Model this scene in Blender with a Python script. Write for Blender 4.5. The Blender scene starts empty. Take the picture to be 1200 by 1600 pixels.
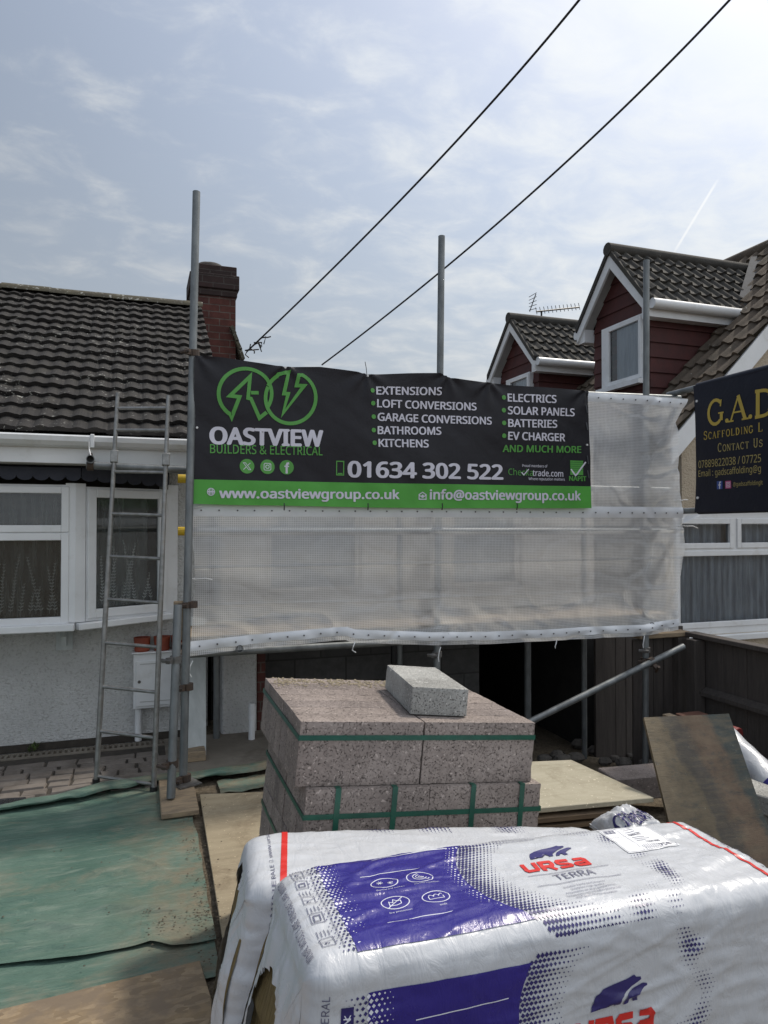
import bpy, bmesh, math, random
from mathutils import Vector, Matrix, noise
R = math.radians
random.seed(7)
S = bpy.context.scene
COL = S.collection

# ------------------------------------------------------------------ camera
F = 1110.0
YAW, PIT, EYE = R(19.0), math.atan2(18, F), 1.6
cd = bpy.data.cameras.new('camera'); cam = bpy.data.objects.new('camera', cd); COL.objects.link(cam)
cam.location = (0, 0, EYE)
cam.rotation_euler = (math.pi/2 + PIT, 0, -YAW)
cd.sensor_fit = 'VERTICAL'; cd.sensor_height = 36.0; cd.lens = 36.0*F/1600.0
cd.clip_start = 0.05; cd.clip_end = 2000
S.camera = cam
# ------------------------------------------------------------------ light
SUN_AZ, SUN_EL = R(66.0), R(56.0)        # azimuth measured from +Y towards +X
W = bpy.data.worlds.new('World'); S.world = W; W.use_nodes = True
SUN_STR, SKY_STR, EXPO = 2.8, 0.115, 0.0
sd = bpy.data.lights.new('sun', 'SUN'); sd.energy = SUN_STR; sd.angle = R(5.0); sd.color = (1.0, 0.93, 0.82)
sun = bpy.data.objects.new('sun', sd); COL.objects.link(sun)
sv = Vector((math.sin(SUN_AZ)*math.cos(SUN_EL), math.cos(SUN_AZ)*math.cos(SUN_EL), math.sin(SUN_EL)))
sun.rotation_euler = sv.to_track_quat('Z', 'Y').to_euler()
sun.location = (6, 6, 9)
S.view_settings.view_transform = 'Standard'; S.view_settings.look = 'None'
S.view_settings.exposure = EXPO; S.view_settings.gamma = 1.0

def world_nodes():
    nt = W.node_tree; n = nt.nodes; l = nt.links; n.clear()
    out = n.new('ShaderNodeOutputWorld'); bg = n.new('ShaderNodeBackground')
    sky = n.new('ShaderNodeTexSky'); sky.sky_type = 'NISHITA'; sky.sun_disc = False
    sky.sun_elevation = SUN_EL; sky.sun_rotation = SUN_AZ
    sky.air_density = 1.0; sky.dust_density = 3.0; sky.ozone_density = 1.2
    tc = n.new('ShaderNodeTexCoord'); sep = n.new('ShaderNodeSeparateXYZ'); l.new(tc.outputs['Generated'], sep.inputs[0])
    def mth(op, a, b=None, clamp=False):
        m = n.new('ShaderNodeMath'); m.operation = op; m.use_clamp = clamp
        for i, q in enumerate((a, b)):
            if q is None: continue
            if isinstance(q, (int, float)): m.inputs[i].default_value = q
            else: l.new(q, m.inputs[i])
        return m.outputs[0]
    zz = mth('ADD', mth('MAXIMUM', sep.outputs[2], 0.0), 0.16)
    cx = mth('DIVIDE', sep.outputs[0], zz); cy = mth('DIVIDE', sep.outputs[1], zz)
    cmb = n.new('ShaderNodeCombineXYZ'); l.new(cx, cmb.inputs[0]); l.new(cy, cmb.inputs[1])
    mp = n.new('ShaderNodeMapping'); l.new(cmb.outputs[0], mp.inputs[0]); mp.inputs['Rotation'].default_value = (0, 0, R(25)); mp.inputs['Scale'].default_value = (1.0, 1.3, 1)
    no = n.new('ShaderNodeTexNoise'); l.new(mp.outputs[0], no.inputs['Vector'])
    no.inputs['Scale'].default_value = 5.5; no.inputs['Detail'].default_value = 10; no.inputs['Roughness'].default_value = 0.60; no.inputs['Distortion'].default_value = 0.35
    n2 = n.new('ShaderNodeTexNoise'); l.new(mp.outputs[0], n2.inputs['Vector'])
    n2.inputs['Scale'].default_value = 0.55; n2.inputs['Detail'].default_value = 3
    # more cloud towards +X (the sun's side) as in the photograph
    dotx = mth('ADD', mth('MULTIPLY', sep.outputs[0], 0.22), mth('MULTIPLY', sep.outputs[1], -0.08))
    dens = mth('ADD', mth('ADD', mth('MULTIPLY', no.outputs['Fac'], 1.0), mth('MULTIPLY', n2.outputs['Fac'], 0.45)), dotx)
    ramp = n.new('ShaderNodeMapRange'); l.new(dens, ramp.inputs[0]); ramp.interpolation_type = 'SMOOTHSTEP'
    ramp.inputs[1].default_value = 0.60; ramp.inputs[2].default_value = 1.03; ramp.inputs[3].default_value = 0.0; ramp.inputs[4].default_value = 0.85
    hz = n.new('ShaderNodeMapRange'); l.new(sep.outputs[2], hz.inputs[0]); hz.interpolation_type = 'SMOOTHSTEP'
    hz.inputs[1].default_value = -0.02; hz.inputs[2].default_value = 0.62; hz.inputs[3].default_value = 0.95; hz.inputs[4].default_value = 0.42
    mx = n.new('ShaderNodeMix'); mx.data_type = 'RGBA'; l.new(hz.outputs[0], mx.inputs[0])
    l.new(sky.outputs[0], mx.inputs[6]); mx.inputs[7].default_value = (4.35, 4.8, 5.25, 1)      # thin high haze
    m2 = n.new('ShaderNodeMix'); m2.data_type = 'RGBA'; l.new(ramp.outputs[0], m2.inputs[0])
    l.new(mx.outputs[2], m2.inputs[6]); m2.inputs[7].default_value = (6.0, 6.2, 6.3, 1)
    # the sky behind the camera is brightened to add fill light on the house fronts
    # a short contrail low in the right of the sky: a thin band along a great circle
    d1, d2 = (0.6235, 0.7046, 0.3388), (0.6384, 0.6588, 0.3981); v1, v2 = Vector(d1).normalized(), Vector(d2).normalized()
    nn, mid = v1.cross(v2).normalized(), (v1+v2).normalized()
    dn = n.new('ShaderNodeVectorMath'); dn.operation = 'DOT_PRODUCT'; nrm = n.new('ShaderNodeVectorMath'); nrm.operation = 'NORMALIZE'; l.new(tc.outputs['Generated'], nrm.inputs[0]); l.new(nrm.outputs[0], dn.inputs[0]); dn.inputs[1].default_value = tuple(nn)
    dm = n.new('ShaderNodeVectorMath'); dm.operation = 'DOT_PRODUCT'; l.new(nrm.outputs[0], dm.inputs[0]); dm.inputs[1].default_value = tuple(mid)
    ca = n.new('ShaderNodeMapRange'); l.new(mth('ABSOLUTE', dn.outputs['Value']), ca.inputs[0]); ca.interpolation_type = 'SMOOTHSTEP'; ca.inputs[1].default_value = 0.0022; ca.inputs[2].default_value = 0.0004
    cb_ = n.new('ShaderNodeMapRange'); l.new(dm.outputs['Value'], cb_.inputs[0]); cb_.interpolation_type = 'SMOOTHSTEP'; cb_.inputs[1].default_value = math.cos(R(2.9)); cb_.inputs[2].default_value = math.cos(R(1.6)); cb_.inputs[4].default_value = 0.75
    m3 = n.new('ShaderNodeMix'); m3.data_type = 'RGBA'; l.new(mth('MULTIPLY', ca.outputs[0], cb_.outputs[0]), m3.inputs[0]); l.new(m2.outputs[2], m3.inputs[6]); m3.inputs[7].default_value = (6.6, 6.7, 6.75, 1); m2 = m3
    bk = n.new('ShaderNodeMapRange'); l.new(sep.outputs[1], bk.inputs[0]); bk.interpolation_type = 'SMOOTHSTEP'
    bk.inputs[1].default_value = 0.15; bk.inputs[2].default_value = -0.55; bk.inputs[3].default_value = 1.0; bk.inputs[4].default_value = 1.6  # added fill: brighter sky out of view, towards -Y
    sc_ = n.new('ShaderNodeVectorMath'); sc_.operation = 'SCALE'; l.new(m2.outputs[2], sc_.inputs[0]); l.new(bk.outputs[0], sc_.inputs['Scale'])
    # veiled glow in the haze round the sun
    dt = n.new('ShaderNodeVectorMath'); dt.operation = 'DOT_PRODUCT'; l.new(tc.outputs['Generated'], dt.inputs[0]); dt.inputs[1].default_value = tuple(sv)
    gw = n.new('ShaderNodeMapRange'); l.new(dt.outputs['Value'], gw.inputs[0]); gw.interpolation_type = 'SMOOTHSTEP'
    gw.inputs[1].default_value = 0.35; gw.inputs[2].default_value = 1.0; gw.inputs[3].default_value = 0.86; gw.inputs[4].default_value = 1.45
    s2 = n.new('ShaderNodeVectorMath'); s2.operation = 'SCALE'; l.new(sc_.outputs[0], s2.inputs[0]); l.new(gw.outputs[0], s2.inputs['Scale'])
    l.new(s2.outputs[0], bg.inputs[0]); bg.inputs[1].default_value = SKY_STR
    l.new(bg.outputs[0], out.inputs[0])
world_nodes()

# ------------------------------------------------------------------ survey helpers (pixel of the photo + a known plane -> point)
FW = Vector((math.sin(YAW)*math.cos(PIT), math.cos(YAW)*math.cos(PIT), math.sin(PIT)))
RT = Vector((math.cos(YAW), -math.sin(YAW), 0)); UP = RT.cross(FW); EY = Vector((0, 0, EYE))
def ray(px, py): return FW + RT*((px-600)/F) - UP*((py-800)/F)
def aY(px, py, Y): d = ray(px, py); return EY + d*(Y/d.y)
def aX(px, py, X): d = ray(px, py); return EY + d*(X/d.x)
def aZ(px, py, Z): d = ray(px, py); return EY + d*((Z-EYE)/d.z)
def aD(px, py, D): return EY + ray(px, py)*D

# ------------------------------------------------------------------ materials
def nodes(name):
    m = bpy.data.materials.new(name); m.use_nodes = True
    nt = m.node_tree; b = nt.nodes['Principled BSDF']
    return m, nt, b
def tn(nt, t, **kw):
    n = nt.nodes.new(t)
    for k, v in kw.items():
        if k.startswith('i_'):
            n.inputs[k[2:].replace('_', ' ')].default_value = v
        else: setattr(n, k, v)
    return n
def ramp(nt, src, stops):
    r = nt.nodes.new('ShaderNodeValToRGB'); nt.links.new(src, r.inputs[0])
    e = r.color_ramp.elements
    while len(e) < len(stops): e.new(0.5)
    for i, (p, c) in enumerate(stops):
        e[i].position = p; e[i].color = (c[0], c[1], c[2], 1) if not isinstance(c, (int, float)) else (c, c, c, 1)
    return r.outputs[0]
def mixc(nt, fac, a, b, mode='MIX'):
    m = nt.nodes.new('ShaderNodeMix'); m.data_type = 'RGBA'; m.blend_type = mode
    for i, q in ((0, fac), (6, a), (7, b)):
        if isinstance(q, (int, float)): m.inputs[i].default_value = q
        elif isinstance(q, tuple): m.inputs[i].default_value = (q[0], q[1], q[2], 1)
        else: nt.links.new(q, m.inputs[i])
    return m.outputs[2]
def coords(nt, scale=(1, 1, 1), rnd=False, rot=(0, 0, 0)):
    tc = nt.nodes.new('ShaderNodeTexCoord'); src = tc.outputs['Object']
    if rnd:
        oi = nt.nodes.new('ShaderNodeObjectInfo'); ad = nt.nodes.new('ShaderNodeVectorMath'); ad.operation = 'MULTIPLY_ADD'
        ad.inputs[0].default_value = (37, 53, 71)
        cb = nt.nodes.new('ShaderNodeCombineXYZ')
        for i in range(3): nt.links.new(oi.outputs['Random'], cb.inputs[i])
        nt.links.new(cb.outputs[0], ad.inputs[1]); nt.links.new(src, ad.inputs[2]); src = ad.outputs[0]
    mp = nt.nodes.new('ShaderNodeMapping'); nt.links.new(src, mp.inputs[0]); mp.inputs['Scale'].default_value = scale; mp.inputs['Rotation'].default_value = rot
    return mp.outputs[0]
def noi(nt, vec, scale, detail=6, rough=0.6, dist=0.0):
    n = nt.nodes.new('ShaderNodeTexNoise'); nt.links.new(vec, n.inputs['Vector'])
    n.inputs['Scale'].default_value = scale; n.inputs['Detail'].default_value = detail; n.inputs['Roughness'].default_value = rough; n.inputs['Distortion'].default_value = dist
    return n.outputs['Fac']
def bump(nt, b, h, strength=0.5, dist=0.01):
    bp = nt.nodes.new('ShaderNodeBump'); bp.inputs['Strength'].default_value = strength; bp.inputs['Distance'].default_value = dist
    nt.links.new(h, bp.inputs['Height']); nt.links.new(bp.outputs[0], b.inputs['Normal']); return bp
def mat(name, c1, c2=None, rough=0.75, scale=6, lo=0.35, hi=0.65, bmp=0.0, bscale=80, bdist=0.004, metal=0.0, spec=0.5, stretch=(1, 1, 1), rnd=False, dirt=None, dscale=2.5, dlo=0.5, dhi=0.7, rvar=0.0):
    m, nt, b = nodes(name)
    v = coords(nt, stretch, rnd)
    f = noi(nt, v, scale)
    c2 = c2 or tuple(x*0.85 for x in c1)
    col = ramp(nt, f, [(lo, c1), (hi, c2)])
    if dirt:
        d = ramp(nt, noi(nt, v, dscale, 8, 0.7), [(dlo, 0.0), (dhi, 1.0)])
        col = mixc(nt, d, col, dirt)
    nt.links.new(col, b.inputs['Base Color'])
    b.inputs['Roughness'].default_value = rough; b.inputs['Metallic'].default_value = metal; b.inputs['Specular IOR Level'].default_value = spec
    if rvar:
        rr = ramp(nt, noi(nt, v, scale*2), [(0.3, max(0.02, rough-rvar)), (0.7, min(1, rough+rvar))]); nt.links.new(rr, b.inputs['Roughness'])
    if bmp: bump(nt, b, noi(nt, v, bscale, 5, 0.65), bmp, bdist)
    return m

MT = {}
MT['upvc'] = mat('white_upvc', (0.74, 0.75, 0.76), (0.66, 0.67, 0.68), rough=0.38, scale=3, dirt=(0.52, 0.51, 0.48), dscale=5, dlo=0.55, dhi=0.85)
MT['galv'] = mat('galvanised_steel', (0.22, 0.235, 0.24), (0.135, 0.145, 0.15), rough=0.5, scale=14, metal=0.55, dirt=(0.12, 0.105, 0.09), dscale=9, dlo=0.6, dhi=0.8, bmp=0.15, bscale=120, bdist=0.001, stretch=(1, 1, 0.4))
MT['alu'] = mat('ladder_aluminium', (0.30, 0.30, 0.295), (0.19, 0.19, 0.185), rough=0.42, scale=22, metal=0.7, dirt=(0.25, 0.23, 0.20), dscale=12, dlo=0.55, dhi=0.75)
MT['rust'] = mat('rusty_coupler', (0.060, 0.050, 0.045), (0.10, 0.068, 0.05), rough=0.7, scale=30, metal=0.4)
MT['coupler'] = mat('coupler_steel', (0.20, 0.20, 0.20), (0.12, 0.11, 0.10), rough=0.5, scale=30, metal=0.6)
MT['yellow'] = mat('yellow_plastic', (0.62, 0.42, 0.02), (0.50, 0.32, 0.02), rough=0.5, scale=20)
MT['navy'] = mat('dark_felt', (0.020, 0.024, 0.040), (0.035, 0.038, 0.055), rough=0.7, scale=10)
MT['terracotta'] = mat('terracotta', (0.32, 0.075, 0.04), (0.22, 0.05, 0.03), rough=0.7, scale=9)
MT['timber'] = mat('sawn_timber', (0.33, 0.25, 0.16), (0.22, 0.165, 0.11), rough=0.8, scale=5, stretch=(2, 9, 9), bmp=0.3, bscale=40, dirt=(0.15, 0.12, 0.09), dscale=4)
MT['whitewood'] = mat('painted_timber', (0.52, 0.55, 0.55), (0.42, 0.45, 0.45), rough=0.6, scale=4, stretch=(5, 5, 1))
MT['dark'] = mat('painted_interior_shade', (0.018, 0.017, 0.016), (0.03, 0.028, 0.026), rough=0.9)  # near-black colour stands in for shade inside rooms and hollows
MT['lead'] = mat('lead_sheet', (0.085, 0.09, 0.10), (0.055, 0.058, 0.066), rough=0.8, spec=0.3, scale=8)
MT['cable'] = mat('black_cable', (0.012, 0.012, 0.014), rough=0.55)
MT['black'] = mat('black_plastic', (0.015, 0.015, 0.016), rough=0.45)
MT['mortar'] = mat('mortar_flaunching', (0.035, 0.032, 0.03), (0.06, 0.05, 0.045), rough=0.9, scale=20, bmp=0.6, bscale=40)
MT['hem'] = mat('white_plastic_hem', (0.74, 0.76, 0.79), (0.66, 0.68, 0.72), rough=0.4, scale=6, bmp=0.3, bscale=14, bdist=0.006)
MT['eyelet'] = mat('eyelet_metal', (0.12, 0.12, 0.13), rough=0.4, metal=0.6)
MT['tie'] = mat('white_cable_tie', (0.75, 0.75, 0.75), rough=0.4)
MT['strap'] = mat('green_strap', (0.010, 0.095, 0.062), (0.007, 0.065, 0.045), rough=0.32, scale=12)
MT['leaf'] = mat('weed_leaf', (0.05, 0.09, 0.02), (0.08, 0.11, 0.03), rough=0.6)
MT['lace'] = mat('lace_white', (0.42, 0.43, 0.42), rough=0.8)
MT['curtain'] = mat('grey_curtain', (0.50, 0.55, 0.63), (0.30, 0.335, 0.40), rough=0.9, scale=5, stretch=(6, 6, 0.6), bmp=0.5, bscale=12, bdist=0.02)
MT['curtain_pale'] = mat('pale_curtain', (0.62, 0.66, 0.72), (0.45, 0.49, 0.56), rough=0.9, scale=5, stretch=(6, 6, 0.6))
MT['stone'] = mat('rubble_stone', (0.14, 0.125, 0.11), (0.08, 0.072, 0.065), rough=0.9, scale=12, bmp=0.5, bscale=30, rnd=True)
MT['brickbat'] = mat('loose_brick', (0.20, 0.09, 0.06), (0.13, 0.065, 0.05), rough=0.9, scale=14, bmp=0.5, bscale=50, rnd=True)
MT['redplastic'] = mat('red_plastic', (0.22, 0.03, 0.03), rough=0.5)
MT['wool'] = mat('mineral_wool', (0.33, 0.25, 0.11), (0.20, 0.14, 0.055), rough=1.0, scale=9, stretch=(3, 12, 1.2), bmp=0.9, bscale=26, bdist=0.02)
MT['label'] = mat('paper_label', (0.80, 0.81, 0.83), (0.76, 0.77, 0.79), rough=0.45)
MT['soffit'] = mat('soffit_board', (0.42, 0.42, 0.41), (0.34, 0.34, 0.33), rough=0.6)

def ink(name, c, rough=0.45): MT[name] = mat(name, c, tuple(x*0.9 for x in c), rough=rough, scale=4)
ink('print_white', (0.66, 0.65, 0.74)); ink('print_green', (0.085, 0.33, 0.055)); ink('print_gold', (0.50, 0.36, 0.055)); ink('print_sand', (0.42, 0.34, 0.12))
ink('print_blue', (0.028, 0.02, 0.22), 0.3); ink('print_red', (0.62, 0.03, 0.025), 0.35); ink('print_navy', (0.03, 0.025, 0.14), 0.35); ink('print_grey', (0.13, 0.13, 0.20), 0.4)
ink('print_pale', (0.72, 0.73, 0.80), 0.35); ink('print_fb', (0.03, 0.07, 0.28)); ink('print_pink', (0.50, 0.08, 0.22)); ink('print_darkgreen', (0.03, 0.18, 0.03))

def m_tiles(name, c1, c2, moss, lich=0.62):
    m, nt, b = nodes(name); v = coords(nt)
    base = ramp(nt, noi(nt, v, 7, 8, 0.7), [(0.3, c1), (0.7, c2)])
    ms = ramp(nt, noi(nt, v, 3.0, 8, 0.75), [(0.52, 0.0), (0.72, 0.8)])
    col = mixc(nt, ms, base, moss)
    sp = ramp(nt, noi(nt, coords(nt, (1, 1, 1.0)), 34, 3, 0.55, 0.6), [(lich, 0.0), (lich+0.05, 1.0)])
    sp2 = ramp(nt, noi(nt, v, 2.2, 4), [(0.42, 0.0), (0.62, 1.0)])
    f = nt.nodes.new('ShaderNodeMath'); f.operation = 'MULTIPLY'; nt.links.new(sp, f.inputs[0]); nt.links.new(sp2, f.inputs[1])
    col = mixc(nt, f.outputs[0], col, (0.36, 0.36, 0.33))
    nt.links.new(col, b.inputs['Base Color']); b.inputs['Roughness'].default_value = 0.85; b.inputs['Specular IOR Level'].default_value = 0.35
    bump(nt, b, noi(nt, v, 60, 6, 0.7), 0.6, 0.006)
    return m
MT['tile_l'] = m_tiles('dark_roof_tile', (0.011, 0.010, 0.010), (0.030, 0.027, 0.025), (0.036, 0.033, 0.025), 0.625)
MT['tile_ridge'] = m_tiles('mossy_ridge', (0.05, 0.045, 0.035), (0.10, 0.09, 0.06), (0.075, 0.08, 0.035), 0.60)
MT['tile_d'] = m_tiles('grey_roof_tile', (0.036, 0.034, 0.031), (0.072, 0.067, 0.060), (0.055, 0.052, 0.038), 0.70)
MT['tile_r'] = m_tiles('brown_roof_tile', (0.060, 0.049, 0.038), (0.125, 0.095, 0.070), (0.06, 0.052, 0.036), 0.67)

def m_render(name, c1, c2, sc, dist, dirt):
    m, nt, b = nodes(name); v = coords(nt)
    col = ramp(nt, noi(nt, v, 3, 7, 0.7), [(0.35, c1), (0.7, c2)])
    d = ramp(nt, noi(nt, v, sc*0.9, 3, 0.6), [(0.30, 0.75), (0.48, 0.0)])
    col = mixc(nt, d, col, dirt)
    nt.links.new(col, b.inputs['Base Color']); b.inputs['Roughness'].default_value = 0.9; b.inputs['Specular IOR Level'].default_value = 0.2
    bump(nt, b, noi(nt, coords(nt, (1, 1, 1.35)), sc, 3, 0.55), 1.0, dist)
    return m
MT['render'] = m_render('white_roughcast', (0.60, 0.60, 0.59), (0.51, 0.51, 0.50), 62, 0.016, (0.36, 0.355, 0.34))
MT['render_beige'] = m_render('beige_pebbledash', (0.50, 0.43, 0.33), (0.42, 0.35, 0.27), 52, 0.015, (0.27, 0.22, 0.16))
MT['wall_plain'] = m_render('cream_wall', (0.62, 0.56, 0.48), (0.55, 0.49, 0.42), 40, 0.006, (0.45, 0.40, 0.34))

def m_brick(name, c1, c2, mo, w=0.225, h=0.075, ms=0.011, axis='xy', rough=0.9):
    m, nt, b = nodes(name)
    tc = nt.nodes.new('ShaderNodeTexCoord'); sp = nt.nodes.new('ShaderNodeSeparateXYZ'); nt.links.new(tc.outputs['Object'], sp.inputs[0])
    ad = nt.nodes.new('ShaderNodeMath'); ad.operation = 'ADD'; nt.links.new(sp.outputs[0], ad.inputs[0]); nt.links.new(sp.outputs[1], ad.inputs[1])
    cb = nt.nodes.new('ShaderNodeCombineXYZ'); nt.links.new(ad.outputs[0], cb.inputs[0]); nt.links.new(sp.outputs[2], cb.inputs[1])
    br = nt.nodes.new('ShaderNodeTexBrick'); nt.links.new(cb.outputs[0], br.inputs['Vector'])
    br.inputs['Scale'].default_value = 1.0; br.inputs['Brick Width'].default_value = w; br.inputs['Row Height'].default_value = h; br.inputs['Mortar Size'].default_value = ms*0.5; br.inputs['Mortar Smooth'].default_value = 0.1
    br.inputs['Color1'].default_value = (*c1, 1); br.inputs['Color2'].default_value = (*c2, 1); br.inputs['Mortar'].default_value = (*mo, 1); br.inputs['Bias'].default_value = -0.1
    v = coords(nt)
    col = mixc(nt, ramp(nt, noi(nt, v, 9, 6, 0.7), [(0.4, 0.0), (0.75, 0.7)]), br.outputs['Color'], tuple(x*0.35 for x in c1))
    nt.links.new(col, b.inputs['Base Color']); b.inputs['Roughness'].default_value = rough
    inv = nt.nodes.new('ShaderNodeMath'); inv.operation = 'SUBTRACT'; inv.inputs[0].default_value = 1.0; nt.links.new(br.outputs['Fac'], inv.inputs[1])
    bump(nt, b, inv.outputs[0], 0.7, 0.006)
    return m
MT['brick'] = m_brick('sooty_red_brick', (0.105, 0.032, 0.024), (0.055, 0.022, 0.020), (0.12, 0.095, 0.08))
MT['brick_dark'] = m_brick('soot_black_brick', (0.040, 0.020, 0.018), (0.025, 0.017, 0.016), (0.06, 0.05, 0.045))
MT['blockwall'] = m_brick('concrete_blockwork', (0.095, 0.092, 0.09), (0.07, 0.068, 0.066), (0.05, 0.047, 0.045), 0.45, 0.225, 0.014)

def m_hung():
    m, nt, b = nodes('red_painted_tile'); v = coords(nt)
    col = ramp(nt, noi(nt, v, 5, 7, 0.7), [(0.3, (0.080, 0.017, 0.015)), (0.7, (0.045, 0.012, 0.011))])
    nt.links.new(col, b.inputs['Base Color']); b.inputs['Roughness'].default_value = 0.7
    bump(nt, b, noi(nt, v, 40, 5), 0.3, 0.004); return m
MT['hung'] = m_hung()

def m_agg(name, c1, c2, pit, rnd=True):
    m, nt, b = nodes(name); v = coords(nt, rnd=rnd)
    col = ramp(nt, noi(nt, v, 55, 4, 0.7), [(0.3, c1), (0.7, c2)])
    blot = ramp(nt, noi(nt, v, 4, 5), [(0.35, 0.75), (0.7, 1.1)])
    col = mixc(nt, 1.0, col, blot, 'MULTIPLY')
    n1 = noi(nt, v, 165, 3, 0.55, 0.3)
    p = ramp(nt, n1, [(0.33, 1.0), (0.385, 0.0)])
    col = mixc(nt, p, col, pit)
    lt = ramp(nt, noi(nt, v, 80, 2, 0.4), [(0.66, 0.0), (0.72, 1.0)])
    col = mixc(nt, lt, col, tuple(min(1, x*1.35) for x in c1))
    if rnd:
        oi = nt.nodes.new('ShaderNodeObjectInfo'); col = mixc(nt, 1.0, col, ramp(nt, oi.outputs['Random'], [(0.0, (0.86, 0.85, 0.85)), (1.0, (1.08, 1.06, 1.03))]), 'MULTIPLY')
    st = ramp(nt, noi(nt, coords(nt), 3.2, 7, 0.75), [(0.50, 0.0), (0.72, 0.55)]); col = mixc(nt, st, col, tuple(x*1.25 for x in c1))
    nt.links.new(col, b.inputs['Base Color']); b.inputs['Roughness'].default_value = 0.95; b.inputs['Specular IOR Level'].default_value = 0.15
    bump(nt, b, ramp(nt, n1, [(0.30, 0.0), (0.45, 1.0)]), 0.9, 0.004)
    return m
MT['agg'] = m_agg('aggregate_block', (0.335, 0.290, 0.268), (0.24, 0.205, 0.19), (0.085, 0.072, 0.067))
MT['agg_light'] = m_agg('pale_aggregate_block', (0.46, 0.46, 0.44), (0.36, 0.36, 0.345), (0.10, 0.10, 0.095))

def m_tarp():
    m, nt, b = nodes('green_tarpaulin'); v = coords(nt)
    col = ramp(nt, noi(nt, v, 2.2, 7, 0.65), [(0.3, (0.055, 0.118, 0.092)), (0.55, (0.092, 0.158, 0.126)), (0.75, (0.145, 0.200, 0.165))])
    st = ramp(nt, noi(nt, coords(nt, (1.2, 9, 1)), 3.5, 6, 0.7), [(0.52, 0.0), (0.72, 0.55)])
    col = mixc(nt, st, col, (0.26, 0.30, 0.25))
    d = ramp(nt, noi(nt, coords(nt, (1, 1.6, 1)), 1.7, 8, 0.72, 0.4), [(0.52, 0.0), (0.72, 0.75)])
    col = mixc(nt, d, col, (0.24, 0.20, 0.145))
    # trodden soil along the edges near the boards
    sx = nt.nodes.new('ShaderNodeSeparateXYZ'); tc = nt.nodes.new('ShaderNodeTexCoord'); nt.links.new(tc.outputs['Object'], sx.inputs[0])
    mr = nt.nodes.new('ShaderNodeMapRange'); nt.links.new(sx.outputs[0], mr.inputs[0]); mr.inputs[1].default_value = -0.15; mr.inputs[2].default_value = 0.25; mr.inputs[4].default_value = 0.9
    ml = nt.nodes.new('ShaderNodeMath'); ml.operation = 'MULTIPLY'; nt.links.new(mr.outputs[0], ml.inputs[0]); nt.links.new(ramp(nt, noi(nt, v, 5, 8, 0.75), [(0.40, 0.0), (0.6, 1.0)]), ml.inputs[1])
    col = mixc(nt, ml.outputs[0], col, (0.19, 0.155, 0.105))
    nt.links.new(col, b.inputs['Base Color']); b.inputs['Roughness'].default_value = 0.62; b.inputs['Specular IOR Level'].default_value = 0.35
    h1 = noi(nt, coords(nt, (1, 3.2, 1)), 9, 8, 0.6, 0.6)
    rg = nt.nodes.new('ShaderNodeTexNoise'); rg.noise_type = 'RIDGED_MULTIFRACTAL'; nt.links.new(coords(nt, (1, 2.2, 1)), rg.inputs['Vector']); rg.inputs['Scale'].default_value = 2.6; rg.inputs['Detail'].default_value = 4; rg.inputs['Roughness'].default_value = 0.5
    sm = nt.nodes.new('ShaderNodeMath'); sm.operation = 'MULTIPLY_ADD'; nt.links.new(rg.outputs[0], sm.inputs[0]); sm.inputs[1].default_value = 0.35; nt.links.new(h1, sm.inputs[2])
    bump(nt, b, sm.outputs[0], 0.75, 0.022)
    return m
MT['tarp'] = m_tarp()

def m_ground():
    m, nt, b = nodes('trodden_soil'); v = coords(nt)
    col = ramp(nt, noi(nt, v, 1.6, 9, 0.72), [(0.3, (0.12, 0.098, 0.072)), (0.55, (0.21, 0.172, 0.125)), (0.75, (0.29, 0.245, 0.185))])
    g = ramp(nt, noi(nt, v, 45, 4, 0.7), [(0.35, 0.55), (0.7, 1.25)])
    col = mixc(nt, 1.0, col, g, 'MULTIPLY')
    nt.links.new(col, b.inputs['Base Color']); b.inputs['Roughness'].default_value = 0.95; b.inputs['Specular IOR Level'].default_value = 0.15
    bump(nt, b, noi(nt, v, 26, 8, 0.75), 0.9, 0.03); return m
MT['soil'] = m_ground()
MT['concrete'] = mat('dirty_concrete', (0.23, 0.205, 0.17), (0.15, 0.13, 0.105), rough=0.9, scale=2.2, bmp=0.5, bscale=40, dirt=(0.11, 0.09, 0.07), dscale=3)
MT['cobble'] = mat('stone_sett', (0.20, 0.175, 0.155), (0.135, 0.115, 0.10), rough=0.85, scale=7, bmp=0.5, bscale=40, dirt=(0.10, 0.085, 0.07), dscale=6)
MT['joint'] = mat('jointing_soil', (0.060, 0.050, 0.040), (0.035, 0.03, 0.025), rough=0.95, scale=20)

def m_ply(name, stops, dirt, strips=None, rough=0.75):
    m, nt, b = nodes(name)
    v = coords(nt, (1, 6, 6)); v0 = coords(nt)
    col = ramp(nt, noi(nt, v, 3, 7, 0.7, 0.3), stops)
    d = ramp(nt, noi(nt, v0, 3.5, 9, 0.78, 0.5), [(0.48, 0.0), (0.66, 0.9)])
    col = mixc(nt, d, col, dirt)
    s = ramp(nt, noi(nt, v0, 70, 3, 0.6), [(0.66, 0.0), (0.70, 0.8)])
    col = mixc(nt, s, col, tuple(min(1, x*2.0) for x in stops[-1][1]))
    nt.links.new(col, b.inputs['Base Color']); b.inputs['Roughness'].default_value = rough
    bump(nt, b, noi(nt, v, 20, 6, 0.7), 0.4, 0.006); return m
MT['ply'] = m_ply('muddy_plywood', [(0.3, (0.25, 0.205, 0.135)), (0.7, (0.36, 0.30, 0.205))], (0.17, 0.125, 0.075))
MT['ply_clean'] = m_ply('weathered_plywood', [(0.3, (0.34, 0.31, 0.225)), (0.7, (0.43, 0.39, 0.30))], (0.27, 0.235, 0.165))
MT['plyedge'] = mat('plywood_edge', (0.16, 0.11, 0.065), (0.09, 0.062, 0.04), rough=0.85, scale=6, stretch=(1, 1, 30))

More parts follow.
